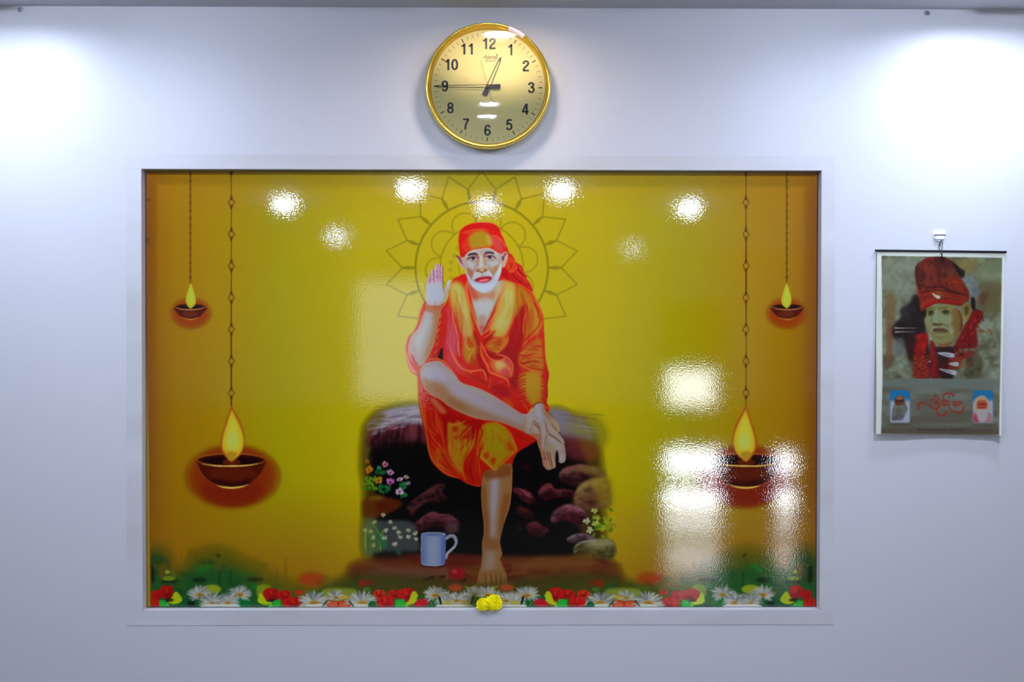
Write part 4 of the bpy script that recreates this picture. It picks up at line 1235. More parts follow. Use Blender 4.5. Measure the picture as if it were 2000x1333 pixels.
for s_, c_ in (('E: 370,390 350,480 300,560', (176, 96, 60)), ('E: 365,370 400,400 460,450 495,530', (140, 70, 40)), ('E: 580,420 600,520 620,580', (130, 60, 40)), ('E: 680,420 720,480 790,560', (140, 70, 50)),
               ('E: 530,340 570,390 590,460', (160, 110, 96)), ('E: 500,590 512,700 510,820', (206, 120, 90)), ('E: 560,820 580,700 600,600', (150, 90, 60)), ('E: 700,340 780,420 828,540', (226, 170, 120)), ('E: 250,540 240,430 222,300', (206, 120, 80))):
    p.stroke(s_, 1.8, c_, .6, .85, clip=hm_)
p.stroke('E: 222,285 290,245 370,180', 1.3, (232, 190, 170), .5, .8)
p.stroke('E: 360,160 400,90 470,58 540,78', 2, (110, 40, 16), .8, .8)

# the printed figure is deeper in tone than its first lay-in, most of all in the lower half
dm = np.clip(np.abs(p.im - im_bg).sum(-1) / 24, 0, 1)
sc_ = np.interp(yy, [440, 560, 700, 850, 1000, 1200], [1.0, .97, .92, .80, .78, .82]).astype(np.float32)
p.im *= 1 + (sc_[:, None] - 1)[..., None] * dm[..., None]
del im_bg, dm

# ---- flower border along the bottom, drawn left and mirrored right
def daisy(x, y, r, lean=0, sq=.72):
    for k in range(19):
        a = math.radians(-90 + lean - 112 + 224 * k / 18 + random.uniform(-4, 4))
        L = r * random.uniform(.82, 1.08)
        ca, sa = math.cos(a), sq * math.sin(a)
        p.stroke([(x + .12 * L * ca, y + .12 * L * sa), (x + .6 * L * ca, y + .6 * L * sa), (x + L * ca, y + L * sa)], (r * .07, r * .17, r * .13, r * .05), random.choice([(182, 184, 190), (166, 172, 182), (200, 200, 200), (124, 132, 142), (146, 152, 160)]), .45, .95)
    for k in range(6):
        a = math.radians(20 + 28 * k)
        p.ell(x + .42 * r * math.cos(a), y + .2 * r * math.sin(a), r * .34, r * .09, random.choice([(186, 186, 178), (164, 168, 156)]), .5, .85, rot=math.degrees(math.atan2(.5 * math.sin(a), math.cos(a))))
    p.ell(x, y + r * .05, r * .32, r * .14, (190, 146, 56), .7, .95)
    p.ell(x, y + r * .08, r * .2, r * .08, (140, 96, 26), .8, .8)


def tulip(x, y, w, h, c=(180, 8, 6)):
    n = [(-1, .1), (-.85, -.55), (-.3, -.95), (.2, -.9), (.75, -.75), (1.0, -.1), (.8, .6), (.2, .95), (-.5, .85)]
    P0 = np.array([(x + w * a_ * random.uniform(.94, 1.06), y + h * b_ * random.uniform(.92, 1.05)) for a_, b_ in n])
    p.fill(P0, c, .7)
    for k in range(7):
        a_ = random.uniform(-.7, .7)
        p.stroke([(x + w * a_, y - h * .75), (x + w * a_ * .7, y), (x + w * a_ * .3, y + h * .7)], 2.4, random.choice([(206, 30, 16), (140, 2, 2), (190, 12, 10), (120, 0, 4)]), 1, .6)
    p.ell(x + w * .3, y + h * .5, w * .6, h * .35, (104, 2, 2), 2.4, .6)
    p.stroke([(x - w * .2, y - h * .7), (x + w * .05, y - h * .2), (x + w * .2, y + h * .1)], 1.2, (226, 96, 40), .5, .85)
    p.stroke([(x - w * .9, y - h * .1), (x - w * .65, y - h * .6), (x - w * .1, y - h * .85)], 1.0, (216, 90, 50), .5, .6)


def border():
    # soft green undergrowth
    p.fill('P: 280,1120 296,1068 330,1078 336,1120 360,1110 380,1082 430,1070 470,1088 500,1106 560,1136 640,1148 700,1150 700,1200 280,1200', (62, 84, 16), 17, .62)
    p.fill('P: 280,1136 330,1130 380,1112 420,1108 470,1116 500,1138 520,1200 280,1200', (14, 88, 44), 12, .8)
    p.fill('P: 286,1092 306,1080 330,1096 326,1130 300,1140 286,1130', (28, 70, 34), 9, .75)
    p.fill('P: 640,1140 740,1120 940,1146 940,1200 640,1200', (60, 68, 16), 10, .6)
    p.ell(610, 1132, 27, 13, (176, 58, 12), 6, .85)
    for k in range(46):
        x = random.uniform(290, 700); y = random.uniform(1096, 1160) if x < 520 else random.uniform(1130, 1160)
        p.ell(x, y, random.uniform(6, 22), random.uniform(2, 6), random.choice([(16, 70, 30), (30, 112, 44), (70, 96, 20), (8, 52, 30), (96, 92, 20), (20, 120, 60)]), 4, .35, rot=random.uniform(-50, 50))
    for a, b in ((396, 1113), (408, 1106), (500, 1146)):
        p.ell(a, b, 9, 5, (20, 140, 50), 4, .7)
    for k in range(150):
        x = random.uniform(345, 560); y = random.uniform(1094, 1156) + max(0, x - 470) * .25
        p.stroke([(x, y), (x + random.uniform(-4, 4), y - random.uniform(8, 30))], random.uniform(2, 5), random.choice([(20, 84, 36), (34, 112, 44), (76, 100, 20), (12, 60, 34), (96, 96, 18), (120, 90, 10)]), 2.2, .3, sm=False)
    for k in range(60):
        x = random.uniform(350, 520); y = random.uniform(1090, 1150)
        p.stroke([(x, y), (x + random.uniform(-2, 2), y - random.uniform(8, 24))], 1.6, random.choice([(16, 80, 36), (30, 110, 50), (60, 110, 24), (10, 56, 34), (80, 100, 20)]), 1, .4, sm=False)
    for s_ in ('R: 1250,540 1240,680 1260,800', 'R: 1430,520 1420,640 1420,720'):
        p.stroke(s_, 2, (10, 40, 20), .8, .7)
    for s_, c_ in (('R: 800,700 920,650 1040,690 940,730', (12, 34, 12)), ('R: 330,700 540,700 550,730 340,740', (16, 30, 10)), ('R: 120,480 170,480 190,700 130,720', (10, 24, 16)), ('R: 1690,660 1900,650 1960,690 1800,720', (40, 40, 8)),
                   ('R: 1190,260 1240,270 1255,320 1215,320', (40, 40, 4)), ('R: 270,440 390,430 380,640 280,650', (110, 84, 20))):
        p.fill(s_, c_, 2.4, .8)
    p.ell(280 + 400 / 8.33, 1050 + 560 / 8.33, 4.4, 4, (160, 176, 50), 1, .9)
    p.ell(280 + 425 / 8.33, 1050 + 665 / 8.33, 12, 4.4, (124, 150, 40), 1.2, .9)
    p.stroke('R: 460,560 500,600 530,650', 2, (96, 150, 60), .7, .8)
    # leaves and petals, first cluster
    p.fill('R: 560,860 640,960 640,1060 560,1130 420,1130 500,1000', (6, 84, 48), 1.5, .9)
    p.fill('R: 530,880 600,930 640,1000 620,1050 520,1085 420,1060 440,1020', (178, 200, 14), .8)
    tulip(326, 1156, 14, 14)
    tulip(305, 1163, 10, 11, (196, 14, 8))
    tulip(300, 1180, 13, 14, (196, 18, 10))
    p.ell(311, 1160, 6, 9, (176, 6, 4), 1)
    p.ell(332, 1172, 9, 3, (40, 4, 4), 1, .8)
    p.fill('R: 270,1020 370,1020 390,1120 270,1120', (40, 180, 60), .8, .95, sm=False)
    p.fill('R: 380,1110 400,1040 430,1110 480,1120', (120, 210, 80), .7, .9, sm=False)
    p.ell(280 + 780 / 8.33, 1050 + 1060 / 8.33, 16, 9, (8, 84, 50), 1)
    p.ell(280 + 790 / 8.33, 1050 + 1070 / 8.33, 7, 6, (4, 20, 16), 2, .8)
    p.ell(280 + 1600 / 8.33, 1050 + 1060 / 8.33, 20, 10, (10, 110, 50), 1.4)
    p.ell(280 + 1120 / 8.33, 1050 + 840 / 8.33, 18, 9, (150, 166, 30), 1.6)
    p.fill('R: 960,950 985,950 1020,1080 1000,1085', (8, 20, 14), .6, sm=False)
    p.fill('R: 1520,955 1550,955 1500,1085 1478,1085', (8, 20, 14), .6, sm=False)
    daisy(391, 1160, 25, -32); daisy(469, 1160, 25, 32)
    daisy(414, 1174, 25, -8, .8); daisy(446, 1174, 25, 8, .8)
    p.ell(430, 1178, 22, 5, (176, 178, 160), 1.2, .7)
    daisy(446, 1176, 20, 6, .7); daisy(415, 1177, 18, -6, .6)
    p.fill('R: 960,1130 1000,1090 1100,1085 1400,1090 1500,1085 1560,1130', (214, 218, 226), .8, .95)
    # second cluster: tulips and daisies
    p.fill('S: 30,420 180,400 250,470 230,560 90,600 20,560', (140, 160, 20), 1.6, .85)
    p.fill('S: 70,520 110,560 160,630 230,650 200,700 90,690 30,640', (182, 206, 14), .8)
    tulip(530, 1161, 16, 13); tulip(556, 1163, 13, 11, (190, 10, 14)); tulip(571, 1177, 17, 12, (196, 10, 8))
    p.ell(584, 1157, 10, 5, (206, 50, 20), 1.5, .8)
    p.ell(530, 1173, 10, 2.6, (30, 4, 10), .9, .8)
    p.fill('S: 265,640 370,625 375,745 270,745', (30, 176, 56), .7, sm=False)
    p.fill('S: 180,745 240,650 270,745', (90, 200, 90), .7, sm=False)
    p.fill('S: 1020,470 1500,470 1450,650 1080,650', (150, 166, 60), 3, .8)
    daisy(657, 1166, 19, -6, .8)
    p.fill('S: 1080,640 1220,650 1400,635 1420,740 1080,740', (190, 24, 10), 1, .95)
    for k in range(7):
        y = 1175 + k * 1.6
        p.stroke([(641, y), (655, y + 1.5), (660, y + 1)], 1.0, (236, 190, 110), .5, .7)
        p.stroke([(683, y), (668, y + 1.5), (663, y + 1)], 1.0, (236, 190, 110), .5, .7)
    daisy(614, 1176, 33, -14); daisy(708, 1176, 33, 14)
    p.ell(673, 1166, 8, 3.5, (206, 166, 60), .8)
    p.fill('S: 790,700 1000,690 1080,740 780,745', (206, 212, 214), 1, .9)
    p.fill('S: 1420,740 1480,690 1640,690 1700,745', (206, 212, 214), 1, .9)
    p.fill('S: 1060,640 1090,640 1010,730 995,725', (14, 50, 24), .5, sm=False)
    p.fill('S: 1385,640 1415,640 1480,725 1465,735', (14, 50, 24), .5, sm=False)
    p.fill('S: 1700,670 1770,650 1820,740 1700,745', (14, 90, 50), .8)
    p.ell(709, 1140, 8, 8, (150, 34, 14), 2.5, .85); p.ell(723, 1138, 6, 6, (140, 30, 12), 2.5, .8)
    p.ell(717, 1151, 8, 4, (70, 130, 40), 2, .8)
    # third cluster
    tulip(741, 1160, 12, 9, (214, 54, 14)); tulip(753, 1176, 16, 13, (204, 14, 8)); tulip(771, 1160, 14, 9, (196, 20, 8)); tulip(794, 1161, 16, 14, (194, 10, 8))
    p.fill('U: 30,320 80,300 120,390 90,440 0,475 -60,460 -10,420', (190, 204, 14), .8)
    p.fill('P: 772,1171 790,1170 792,1187 773,1187', (30, 180, 56), .8, sm=False)
    p.fill('P: 790,1187 794,1178 800,1187', (120, 206, 90), .6, sm=False)
    p.fill('U: 120,360 230,370 330,400 410,470 380,500 180,500 100,420', (16, 96, 40), .9)
    p.fill('U: 60,470 120,405 190,390 250,430 230,480 130,500', (190, 14, 40), .9)
    p.stroke('U: 180,390 260,430 310,500', 1.2, (226, 130, 130), .5, .8)
    p.ell(890, 1148, 14, 7, (196, 70, 40), 3, .8)
    for k in range(10):
        p.stroke([(905 + k * 2, 1143 + k * .6), (912 + k * 2, 1150), (922 + k * 1.5, 1160)], 1.2, (190, 190, 70), .6, .5)
    daisy(876, 1175, 27, -8, .8); daisy(908, 1175, 27, 8, .8)
    daisy(892, 1172, 20, 0, .8)
    daisy(851, 1161, 26, -26)
    daisy(928, 1161, 24, -10)
    p.ell(875, 1177, 9, 3.4, (180, 180, 66), 1, .9); p.ell(907, 1177, 10, 4, (196, 160, 76), 1, .9)
    p.fill('U: 370,470 430,475 800,475 780,510 370,510', (214, 220, 222), .9, .9)
    p.fill('U: 370,365 400,365 425,470 400,470', (8, 16, 12), .5, sm=False)
    p.fill('U: 815,365 850,365 815,470 788,470', (8, 16, 12), .5, sm=False)
    p.fill('U: 850,390 920,380 940,470 820,480', (20, 110, 44), 1, .9)


im_bg = p.im.copy()
border()
p.mx = 1880.0
border()
p.mx = None
dm = np.clip(np.abs(p.im - im_bg).sum(-1) / 24, 0, 1)
p.im *= 1 - .09 * dm[..., None]
del im_bg, dm
# yellow strip where the sheet's left edge is lapped, tiny crack marks
p.fill('P: 270,325 283,325 285,600 293.5,900 296,1200 270,1200', (150, 116, 10), .6, sm=False)
p.stroke('P: 285.5,600 293.5,900 296,1200', 1.2, (90, 50, 6), .5, .7, sm=False, taper=False)
for s_ in ('P: 282,471 288,468 294,465', 'P: 284,471 289,472 293,477', 'P: 287,391 293,391 295,390'):
    p.stroke(s_, 1.6, (50, 24, 6), .4, .9)
p.stroke('P: 268,1186.3 1612,1188.2', 2.2, (30, 20, 16), .4, .85, sm=False, taper=False)
# ---------------------------------------------------------------- meshes that carry a printed colour per vertex
def print_mesh(name, X, Z, Yf, colour, thick):
    """grid X x Z (world metres), front depth Yf(x, z), colour(x, z) linear rgb; closed by a border skirt and a back"""
    gx, gz = np.meshgrid(X, Z)
    ny, nx = gx.shape
    gy = Yf(gx, gz)
    P = np.stack([gx, gy, gz], -1).reshape(-1, 3).astype(np.float32)
    c = colour(gx, gz, gy).reshape(-1, 3).astype(np.float32)
    idx = np.arange(nx * ny).reshape(ny, nx)
    q = np.stack([idx[:-1, :-1], idx[:-1, 1:], idx[1:, 1:], idx[1:, :-1]], -1).reshape(-1, 4)
    # coarse back sheet a little behind the front, joined to it round the border
    ci = np.array(list(range(0, nx - 1, 8)) + [nx - 1]); ri = np.array(list(range(0, ny - 1, 8)) + [ny - 1])
    sub = idx[np.ix_(ri, ci)]
    bp = P[sub.ravel()].copy(); bp[:, 1] += thick
    n0 = len(P)
    bi = n0 + np.arange(sub.size).reshape(sub.shape)
    bq = np.stack([bi[:-1, :-1], bi[1:, :-1], bi[1:, 1:], bi[:-1, 1:]], -1).reshape(-1, 4)
    rim_ = lambda g: np.concatenate([g[0, :-1], g[:-1, -1], g[-1, :0:-1], g[:0:-1, 0]])
    rf, rk = rim_(sub), rim_(bi)
    skirt = np.stack([rf, rk, np.roll(rk, -1), np.roll(rf, -1)], -1)
    V = np.vstack([P, bp])
    faces = np.vstack([q, skirt, bq]).astype(np.int32)
    ring = sub.ravel()
    me = bpy.data.meshes.new(name)
    me.vertices.add(len(V))
    me.vertices.foreach_set('co', V.ravel())
    nl = faces.size
    me.loops.add(nl)
    me.loops.foreach_set('vertex_index', faces.ravel())
    me.polygons.add(len(faces))
    me.polygons.foreach_set('loop_start', np.arange(0, nl, 4).astype(np.int32))
    me.polygons.foreach_set('loop_total', np.full(len(faces), 4).astype(np.int32))
    at_ = me.color_attributes.new('print', 'FLOAT_COLOR', 'POINT')
    C4 = np.ones((len(V), 4), np.float32)
    C4[:n0, :3] = c
    C4[n0:, :3] = c[ring]
    at_.data.foreach_set('color', C4.ravel())
    me.update(calc_edges=True)
    return me


def print_mat(name, rough, spec, bump, scale, dist, detail=2):
    m = mat(name, (200, 200, 200), rough, 0, spec)
    nt = m.node_tree
    a = nt.nodes.new('ShaderNodeVertexColor')
    a.layer_name = 'print'
    nt.links.new(a.outputs['Color'], nt.nodes['Principled BSDF'].inputs['Base Color'])
    if bump:
        add_noise(m, scale=scale, detail=detail, bump=bump, dist=dist)
    return m


INK = np.array([1.06, 0.99, 0.72])            # reflectance per displayed value: the print seen under the wall lamps


def ink(c, k=INK, top=.86):
    return np.clip(srgb(np.clip(c, 0, 255)) * k, 0.002, top)


# poster panel filling the niche
e = .0012
cols = np.concatenate([np.arange(-NW / 2 + e, at(690, 700, ND)[0], .00195), np.arange(at(690, 700, ND)[0], at(1205, 700, ND)[0], .00124), np.arange(at(1205, 700, ND)[0], NW / 2 - e, .00195)])
rws = np.concatenate([np.arange(NB + e, at(900, 1060, ND)[2], .00130), np.arange(at(900, 1060, ND)[2], NB + NH - e, .00140)])


def poster_col(x, z, y):
    u, v = to_px(np.stack([x, np.full_like(x, ND), z], -1))
    return ink(p.sample(u, v))


me = print_mesh('wall_poster', cols, rws, lambda x, z: np.full_like(x, ND - .004) + .0, poster_col, .006)
del p.im
M_poster = print_mat('glossy_laminated_print', 0.03, .66, .6, 260, .00009, 1.5)
poster = obj('wall_poster', me, M_poster)
tag(poster, 'large glossy yellow poster of a seated bearded man in orange, filling the niche', 'poster')

# ---------------------------------------------------------------- wall clock
def text_mesh(body, size, bold=0.0, shear=0.0, depth=0.0004):
    cu = bpy.data.curves.new('txt', 'FONT')
    cu.body = body
    cu.size = size
    cu.align_x, cu.align_y = 'CENTER', 'CENTER'
    cu.offset = bold
    cu.shear = shear
    cu.extrude = depth
    o = bpy.data.objects.new('txt', cu)
    COL.objects.link(o)
    dg = bpy.context.evaluated_depsgraph_get()
    me = bpy.data.meshes.new_from_object(o.evaluated_get(dg))
    bpy.data.objects.remove(o)
    bpy.data.curves.remove(cu)
    me.transform(Matrix.Rotation(math.pi / 2, 4, 'X'))
    co = np.array([v.co for v in me.vertices])
    mid = (co.min(0) + co.max(0)) / 2
    me.transform(Matrix.Translation((-mid[0], 0, -mid[2])))
    return me, co.max(0) - co.min(0)


PXM = np.linalg.norm(at(1000, 170) - at(1001, 170))      # metres per pixel on the wall by the clock
ck = at(953.4, 169.4, -.02)
clock = tag(empty('wall_clock', (ck[0], 0, ck[2]), (0, math.radians(.8), 0)), 'round gold rimmed wall clock with cream dial above the poster', 'clock')
M_gold = mat('polished_gold_rim', (240, 208, 92), .2, 1.0)
add_noise(M_gold, scale=40, bump=.005, rough=(.16, .26))
M_goldin = mat('gold_inner_ring', (236, 204, 100), .28, 1.0)
add_noise(M_goldin, scale=40, bump=.005)
M_dial = mat('cream_dial', (230, 221, 150), .55)
add_noise(M_dial, scale=300, bump=.03, dist=.0003)
M_blk = mat('black_print', (26, 22, 20), .5)
add_noise(M_blk, scale=200, bump=.02)
M_gry = mat('grey_print', (150, 142, 104), .5)
add_noise(M_gry, scale=200, bump=.02)
M_hand = mat('black_hand_enamel', (16, 14, 14), .35)
add_noise(M_hand, scale=100, bump=.02)
M_sec = mat('brass_second_hand', (120, 104, 50), .4, .6)
add_noise(M_sec, scale=100, bump=.02)
Ro = 122.6 * PXM * (2.371 / 2.391)
rim = obj('rim', lathe([(Ro * .93, -.001), (Ro * .965, -.001), (Ro, -.010), (Ro * 1.0, -.028), (Ro * .985, -.036), (Ro * .967, -.0385), (Ro * .950, -.036), (Ro * .944, -.030), (Ro * .938, -.022), (Ro * .93, -.018)], 128, 'y', closed=True), M_gold, clock, True)
obj('inner_ring', lathe([(Ro * .905, -.0175), (Ro * .938, -.0176), (Ro * .940, -.0290), (Ro * .932, -.0292), (Ro * .918, -.0215)], 128, 'y', closed=True), M_goldin, rim, True)
dial = obj('dial', lathe([(0, -.018), (Ro * .925, -.018), (Ro * .925, -.014), (0, -.014)], 128, 'y'), M_dial, clock)
pr = PXM * (2.371 / 2.391)
GLYPH = {
    '1': ['.33,0 .33,.99', '.10,.755 .22,.785 .29,.86 .32,.96'],
    '2': ['.075,.67 .10,.83 .25,.925 .40,.84 .415,.70 .34,.54 .19,.37 .10,.22 .085,.075', '.02,.075 .48,.075'],
    '3': ['.075,.72 .11,.86 .24,.925 .37,.86 .395,.72 .33,.58 .20,.535', '.20,.535 .36,.48 .42,.31 .37,.14 .24,.075 .11,.13 .07,.29'],
    '4': ['.36,0 .36,.99', '.33,.96 .07,.29', '.015,.27 .50,.27'],
    '5': ['.45,.925 .12,.925', '.14,.95 .085,.47', '.085,.50 .19,.59 .31,.585 .41,.47 .42,.29 .36,.13 .24,.075 .12,.11 .07,.25'],
    '6': ['o.25,.31,.175,.235', '.415,.74 .37,.87 .26,.925 .14,.84 .085,.64 .075,.36'],
    '7': ['.03,.925 .47,.925', '.44,.92 .34,.70 .23,.38 .19,0'],
    '8': ['o.25,.725,.155,.20', 'o.25,.29,.178,.215'],
    '9': ['o.25,.69,.175,.235', '.085,.26 .13,.13 .24,.075 .36,.16 .415,.36 .425,.64'],
    '0': ['o.25,.5,.185,.425']}


def glyph_mesh(s, H):
    """upright sans numerals cut from flat ribbons, centred on the origin"""
    b = bmesh.new()
    tk = .145
    for n, ch in enumerate(s):
        for path in GLYPH[ch]:
            ox = n * .56 - (len(s) * .56 - .06) / 2
            if path[0] == 'o':
                cx, cy, rx, ry = [float(t) for t in path[1:].split(',')]
                C_ = np.array([(cx + rx * np.sign(math.cos(t)) * abs(math.cos(t)) ** .9, cy + ry * np.sign(math.sin(t)) * abs(math.sin(t)) ** .9) for t in np.linspace(0, 2 * math.pi, 33)])
            else:
                C_ = np.array([[float(t) for t in q.split(',')] for q in path.split()])
                C_ = spline(C_, False) if len(C_) > 2 else C_
            t_ = np.gradient(C_, axis=0)
            if path[0] == 'o':
                t_[0] = t_[-1] = C_[1] - C_[-2]
            t_ /= np.hypot(t_[:, 0], t_[:, 1])[:, None]
            nn = np.stack([-t_[:, 1], t_[:, 0]], 1) * tk / 2
            A_, B_ = C_ + nn, C_ - nn
            for i in range(len(C_) - 1):
                f = [((q[0] + ox) * H, (q[1] - .5) * H) for q in (A_[i], A_[i + 1], B_[i + 1], B_[i])]
                b.faces.new([b.verts.new((x, -.0003, z)) for x, z in f])
    bmesh.ops.remove_doubles(b, verts=b.verts, dist=1e-7)
    r_ = bmesh.ops.extrude_face_region(b, geom=list(b.faces))
    for v_ in r_['geom']:
        if isinstance(v_, bmesh.types.BMVert):
            v_.co.y = .0004
    return b


for h in range(1, 13):
    a = math.radians(30 * h)
    r = 84.5 * pr
    n = obj('numeral', glyph_mesh(str(h), 21.6 * pr), M_blk, dial)
    n.location = (r * math.sin(a), -.0184, r * math.cos(a))
    n.rotation_euler = (0, math.radians(-.8), 0)
    n.scale = (1.2, 1, 1)
bm_m = bmesh.new()
for k in range(60):
    a = math.radians(6 * k)
    hr = k % 5 == 0
    w = (.9 if hr else .5) * pr
    r0, r1 = (98.5 if hr else 99.5) * pr, 106.5 * pr
    s, c = math.sin(a), math.cos(a)
    tk = bmesh.new() if hr else bm_m
    prism(tk, [(r0 * s - w * c, r0 * c + w * s), (r0 * s + w * c, r0 * c - w * s), (r1 * s + w * c, r1 * c - w * s), (r1 * s - w * c, r1 * c + w * s)], -.0186, -.0175)
    if hr:
        obj('hour_mark', tk, M_blk, dial)
tag(obj('minute_marks', bm_m, M_gry, dial), kind='stuff')
me, ext = text_mesh('Ajanta', .02, .0003, .35)
sc = 29 * pr / ext[0]
lg_ = obj('maker_name', me, M_gry, dial)
lg_.scale = (sc, 1, sc)
lg_.location = (3.0 * pr, -.0184, 57.5 * pr)
me, ext = text_mesh('QUARTZ', .02, .0002)
sc = 20 * pr / ext[0]
l2 = obj('maker_subline', me, M_gry, dial)
l2.scale = (sc, 1, sc)
l2.location = (4.0 * pr, -.0184, 50.5 * pr)
st = bmesh.new()
prism(st, [((16.6 + (2.4 if k % 2 == 0 else 1) * math.sin(math.pi * k / 5)) * pr, (62.6 + (2.4 if k % 2 == 0 else 1) * math.cos(math.pi * k / 5)) * pr) for k in range(10)], -.0186, -.0176)
obj('maker_star', st, M_blk, dial)


def clock_hand(name, length, tail, w0, w1, y, ang, tip):
    """two thin rails meeting in a solid point, solid block behind the hub"""
    b = bmesh.new()
    t = 1.0 * pr
    for s in (-1, 1):
        pl = [(s * w0, 0), (s * (w0 - t), 0), (s * max(w1 - t, .05 * pr), length - tip), (s * w1, length - tip)]
        prism(b, pl, y, y - .0008)
    prism(b, [(-w1, length - tip), (w1, length - tip), (w1 * .5, length), (-w1 * .5, length)], y, y - .0008)
    tw = w0 * 1.25
    prism(b, [(-tw * .7, 4 * pr), (tw * .7, 4 * pr), (tw, -tail), (tw * .3, -tail - 1.5 * pr), (-tw * .3, -tail - 1.5 * pr), (-tw, -tail)], y, y - .0010)
    o = obj(name, b, M_hand, clock)
    o.rotation_euler = (0, math.radians(ang), 0)
    return o


clock_hand('hour_hand', 62 * pr, 18 * pr, 4.2 * pr, 2.6 * pr, -.0205, 22.6, 6 * pr)
clock_hand('minute_hand', 104 * pr, 23 * pr, 3.7 * pr, 1.9 * pr, -.0225, 269.2, 8 * pr)
b = bmesh.new()
prism(b, [(-.35 * pr, -31 * pr), (.35 * pr, -31 * pr), (.25 * pr, 52 * pr), (-.25 * pr, 52 * pr)], -.0242, -.0247)
sh_ = obj('second_hand', b, M_sec, clock)
sh_.rotation_euler = (0, math.radians(-16.3), 0)
obj('hub', lathe([(0, -.0195), (3.0 * pr, -.0195), (3.0 * pr, -.0250), (2.2 * pr, -.0258), (0, -.0260)], 24, 'y'), M_sec, clock, True)
# whitish strip across the rim, upper right
M_rim_strip = mat('whitish_strip', (250, 238, 240), .15)
add_noise(M_rim_strip, scale=60, bump=.05)
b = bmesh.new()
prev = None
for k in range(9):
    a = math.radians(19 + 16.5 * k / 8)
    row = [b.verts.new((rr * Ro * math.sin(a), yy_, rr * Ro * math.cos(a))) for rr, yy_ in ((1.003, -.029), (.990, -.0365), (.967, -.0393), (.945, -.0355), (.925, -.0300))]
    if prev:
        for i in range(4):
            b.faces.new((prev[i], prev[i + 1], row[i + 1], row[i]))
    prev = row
obj('rim_strip', b, M_rim_strip, clock, True)
# clear cover glass
M_glass = bpy.data.materials.new('clear_cover_glass')
M_glass.use_nodes = True
nt = M_glass.node_tree
nt.nodes.clear()
o_ = nt.nodes.new('ShaderNodeOutputMaterial')
mx = nt.nodes.new('ShaderNodeMixShader')
tr_ = nt.nodes.new('ShaderNodeBsdfTransparent')
gl = nt.nodes.new('ShaderNodeBsdfGlossy')
gl.inputs['Roughness'].default_value = .02
fr_ = nt.nodes.new('ShaderNodeFresnel')
fr_.inputs['IOR'].default_value = 1.45
ns = nt.nodes.new('ShaderNodeTexNoise'); ns.inputs['Scale'].default_value = 14
bp_ = nt.nodes.new('ShaderNodeBump'); bp_.inputs['Strength'].default_value = .012; bp_.inputs['Distance'].default_value = .002
nt.links.new(ns.outputs['Fac'], bp_.inputs['Height'])
nt.links.new(bp_.outputs['Normal'], gl.inputs['Normal'])
nt.links.new(fr_.outputs[0], mx.inputs[0])
nt.links.new(tr_.outputs[0], mx.inputs[1])
nt.links.new(gl.outputs[0], mx.inputs[2])
nt.links.new(mx.outputs[0], o_.inputs[0])
g_ = bmesh.new()
gv = []
Rg = Ro * .938
for j in range(13):
    t = j / 12
    ring = []
    for i in range(96):
        a = 2 * math.pi * i / 96
        ring.append(g_.verts.new((Rg * t * math.cos(a), -.0292 - .0002 * (1 - t * t), Rg * t * math.sin(a))))
    gv.append(ring)
for j in range(12):
    for i in range(96):
        g_.faces.new((gv[j][i], gv[j][(i + 1) % 96], gv[j + 1][(i + 1) % 96], gv[j + 1][i]))
bmesh.ops.remove_doubles(g_, verts=g_.verts, dist=1e-6)
obj('cover_glass', g_, M_glass, clock, True)
# ---------------------------------------------------------------- hanging calendar on the right
p = Paint(1700, 480, 1975, 860, 3, (250, 252, 254))
BG = (122, 126, 104)
pic = 'P: 1722,500 1957,504 1953,741 1724,740'
p.fill(pic, BG, .5, sm=False)
pc = p.clip(pic, .5, sm=False)
n1 = smooth_noise(p.H, p.W, 60, 11); n2 = smooth_noise(p.H, p.W, 22, 12); n3 = smooth_noise(p.H, p.W, 9, 13, (1.6, 1))
v = (n1 * .6 + n2 * .4)
ramp = hg([(0.15, (92, 88, 66)), (.38, (110, 108, 84)), (.5, (122, 126, 104)), (.62, (134, 142, 122)), (.8, (152, 160, 146))])(v)
p.im += (ramp - p.im) * (pc * .9)[..., None]


for k in range(900):
    x, y = random.uniform(1727, 1949), random.uniform(507, 736)
    col = p.im[int((y - p.y0) * p.S), int((x - p.x0) * p.S)] + random.uniform(-30, 26)
    an = random.uniform(0, 3.1)
    L = random.uniform(4, 13)
    p.stroke([(x, y), (x + L * .5 * math.cos(an), y + L * .5 * math.sin(an)), (x + L * math.cos(an + .3), y + L * math.sin(an + .3))], random.uniform(3, 8), np.clip(col, 0, 255), 1.2, .5, clip=pc)


def daub(P, cols, n, L=(4, 10), w=(2, 5), al=.42, ang=(0, 3.14), bl=1.4):
    Q = spline(pts(P), True)
    c = p.clip(Q, 1, sm=False) * pc
    lo, up = Q.min(0), Q.max(0)
    for k in range(n):
        x, y = random.uniform(lo[0], up[0]), random.uniform(lo[1], up[1])
        an, l = random.uniform(*ang), random.uniform(*L)
        p.stroke([(x, y), (x + l * .5 * math.cos(an), y + l * .5 * math.sin(an)), (x + l * math.cos(an + .25), y + l * math.sin(an + .25))], random.uniform(*w), random.choice(cols), bl, al, clip=c)


def K(s_, c_, b_=1.5, a_=.9):
    p.fill(s_, c_, b_, a_, clip=pc)


def KS(s_, w_, c_, b_=.6, a_=.85):
    p.stroke(s_, w_, c_, b_, a_, clip=pc)


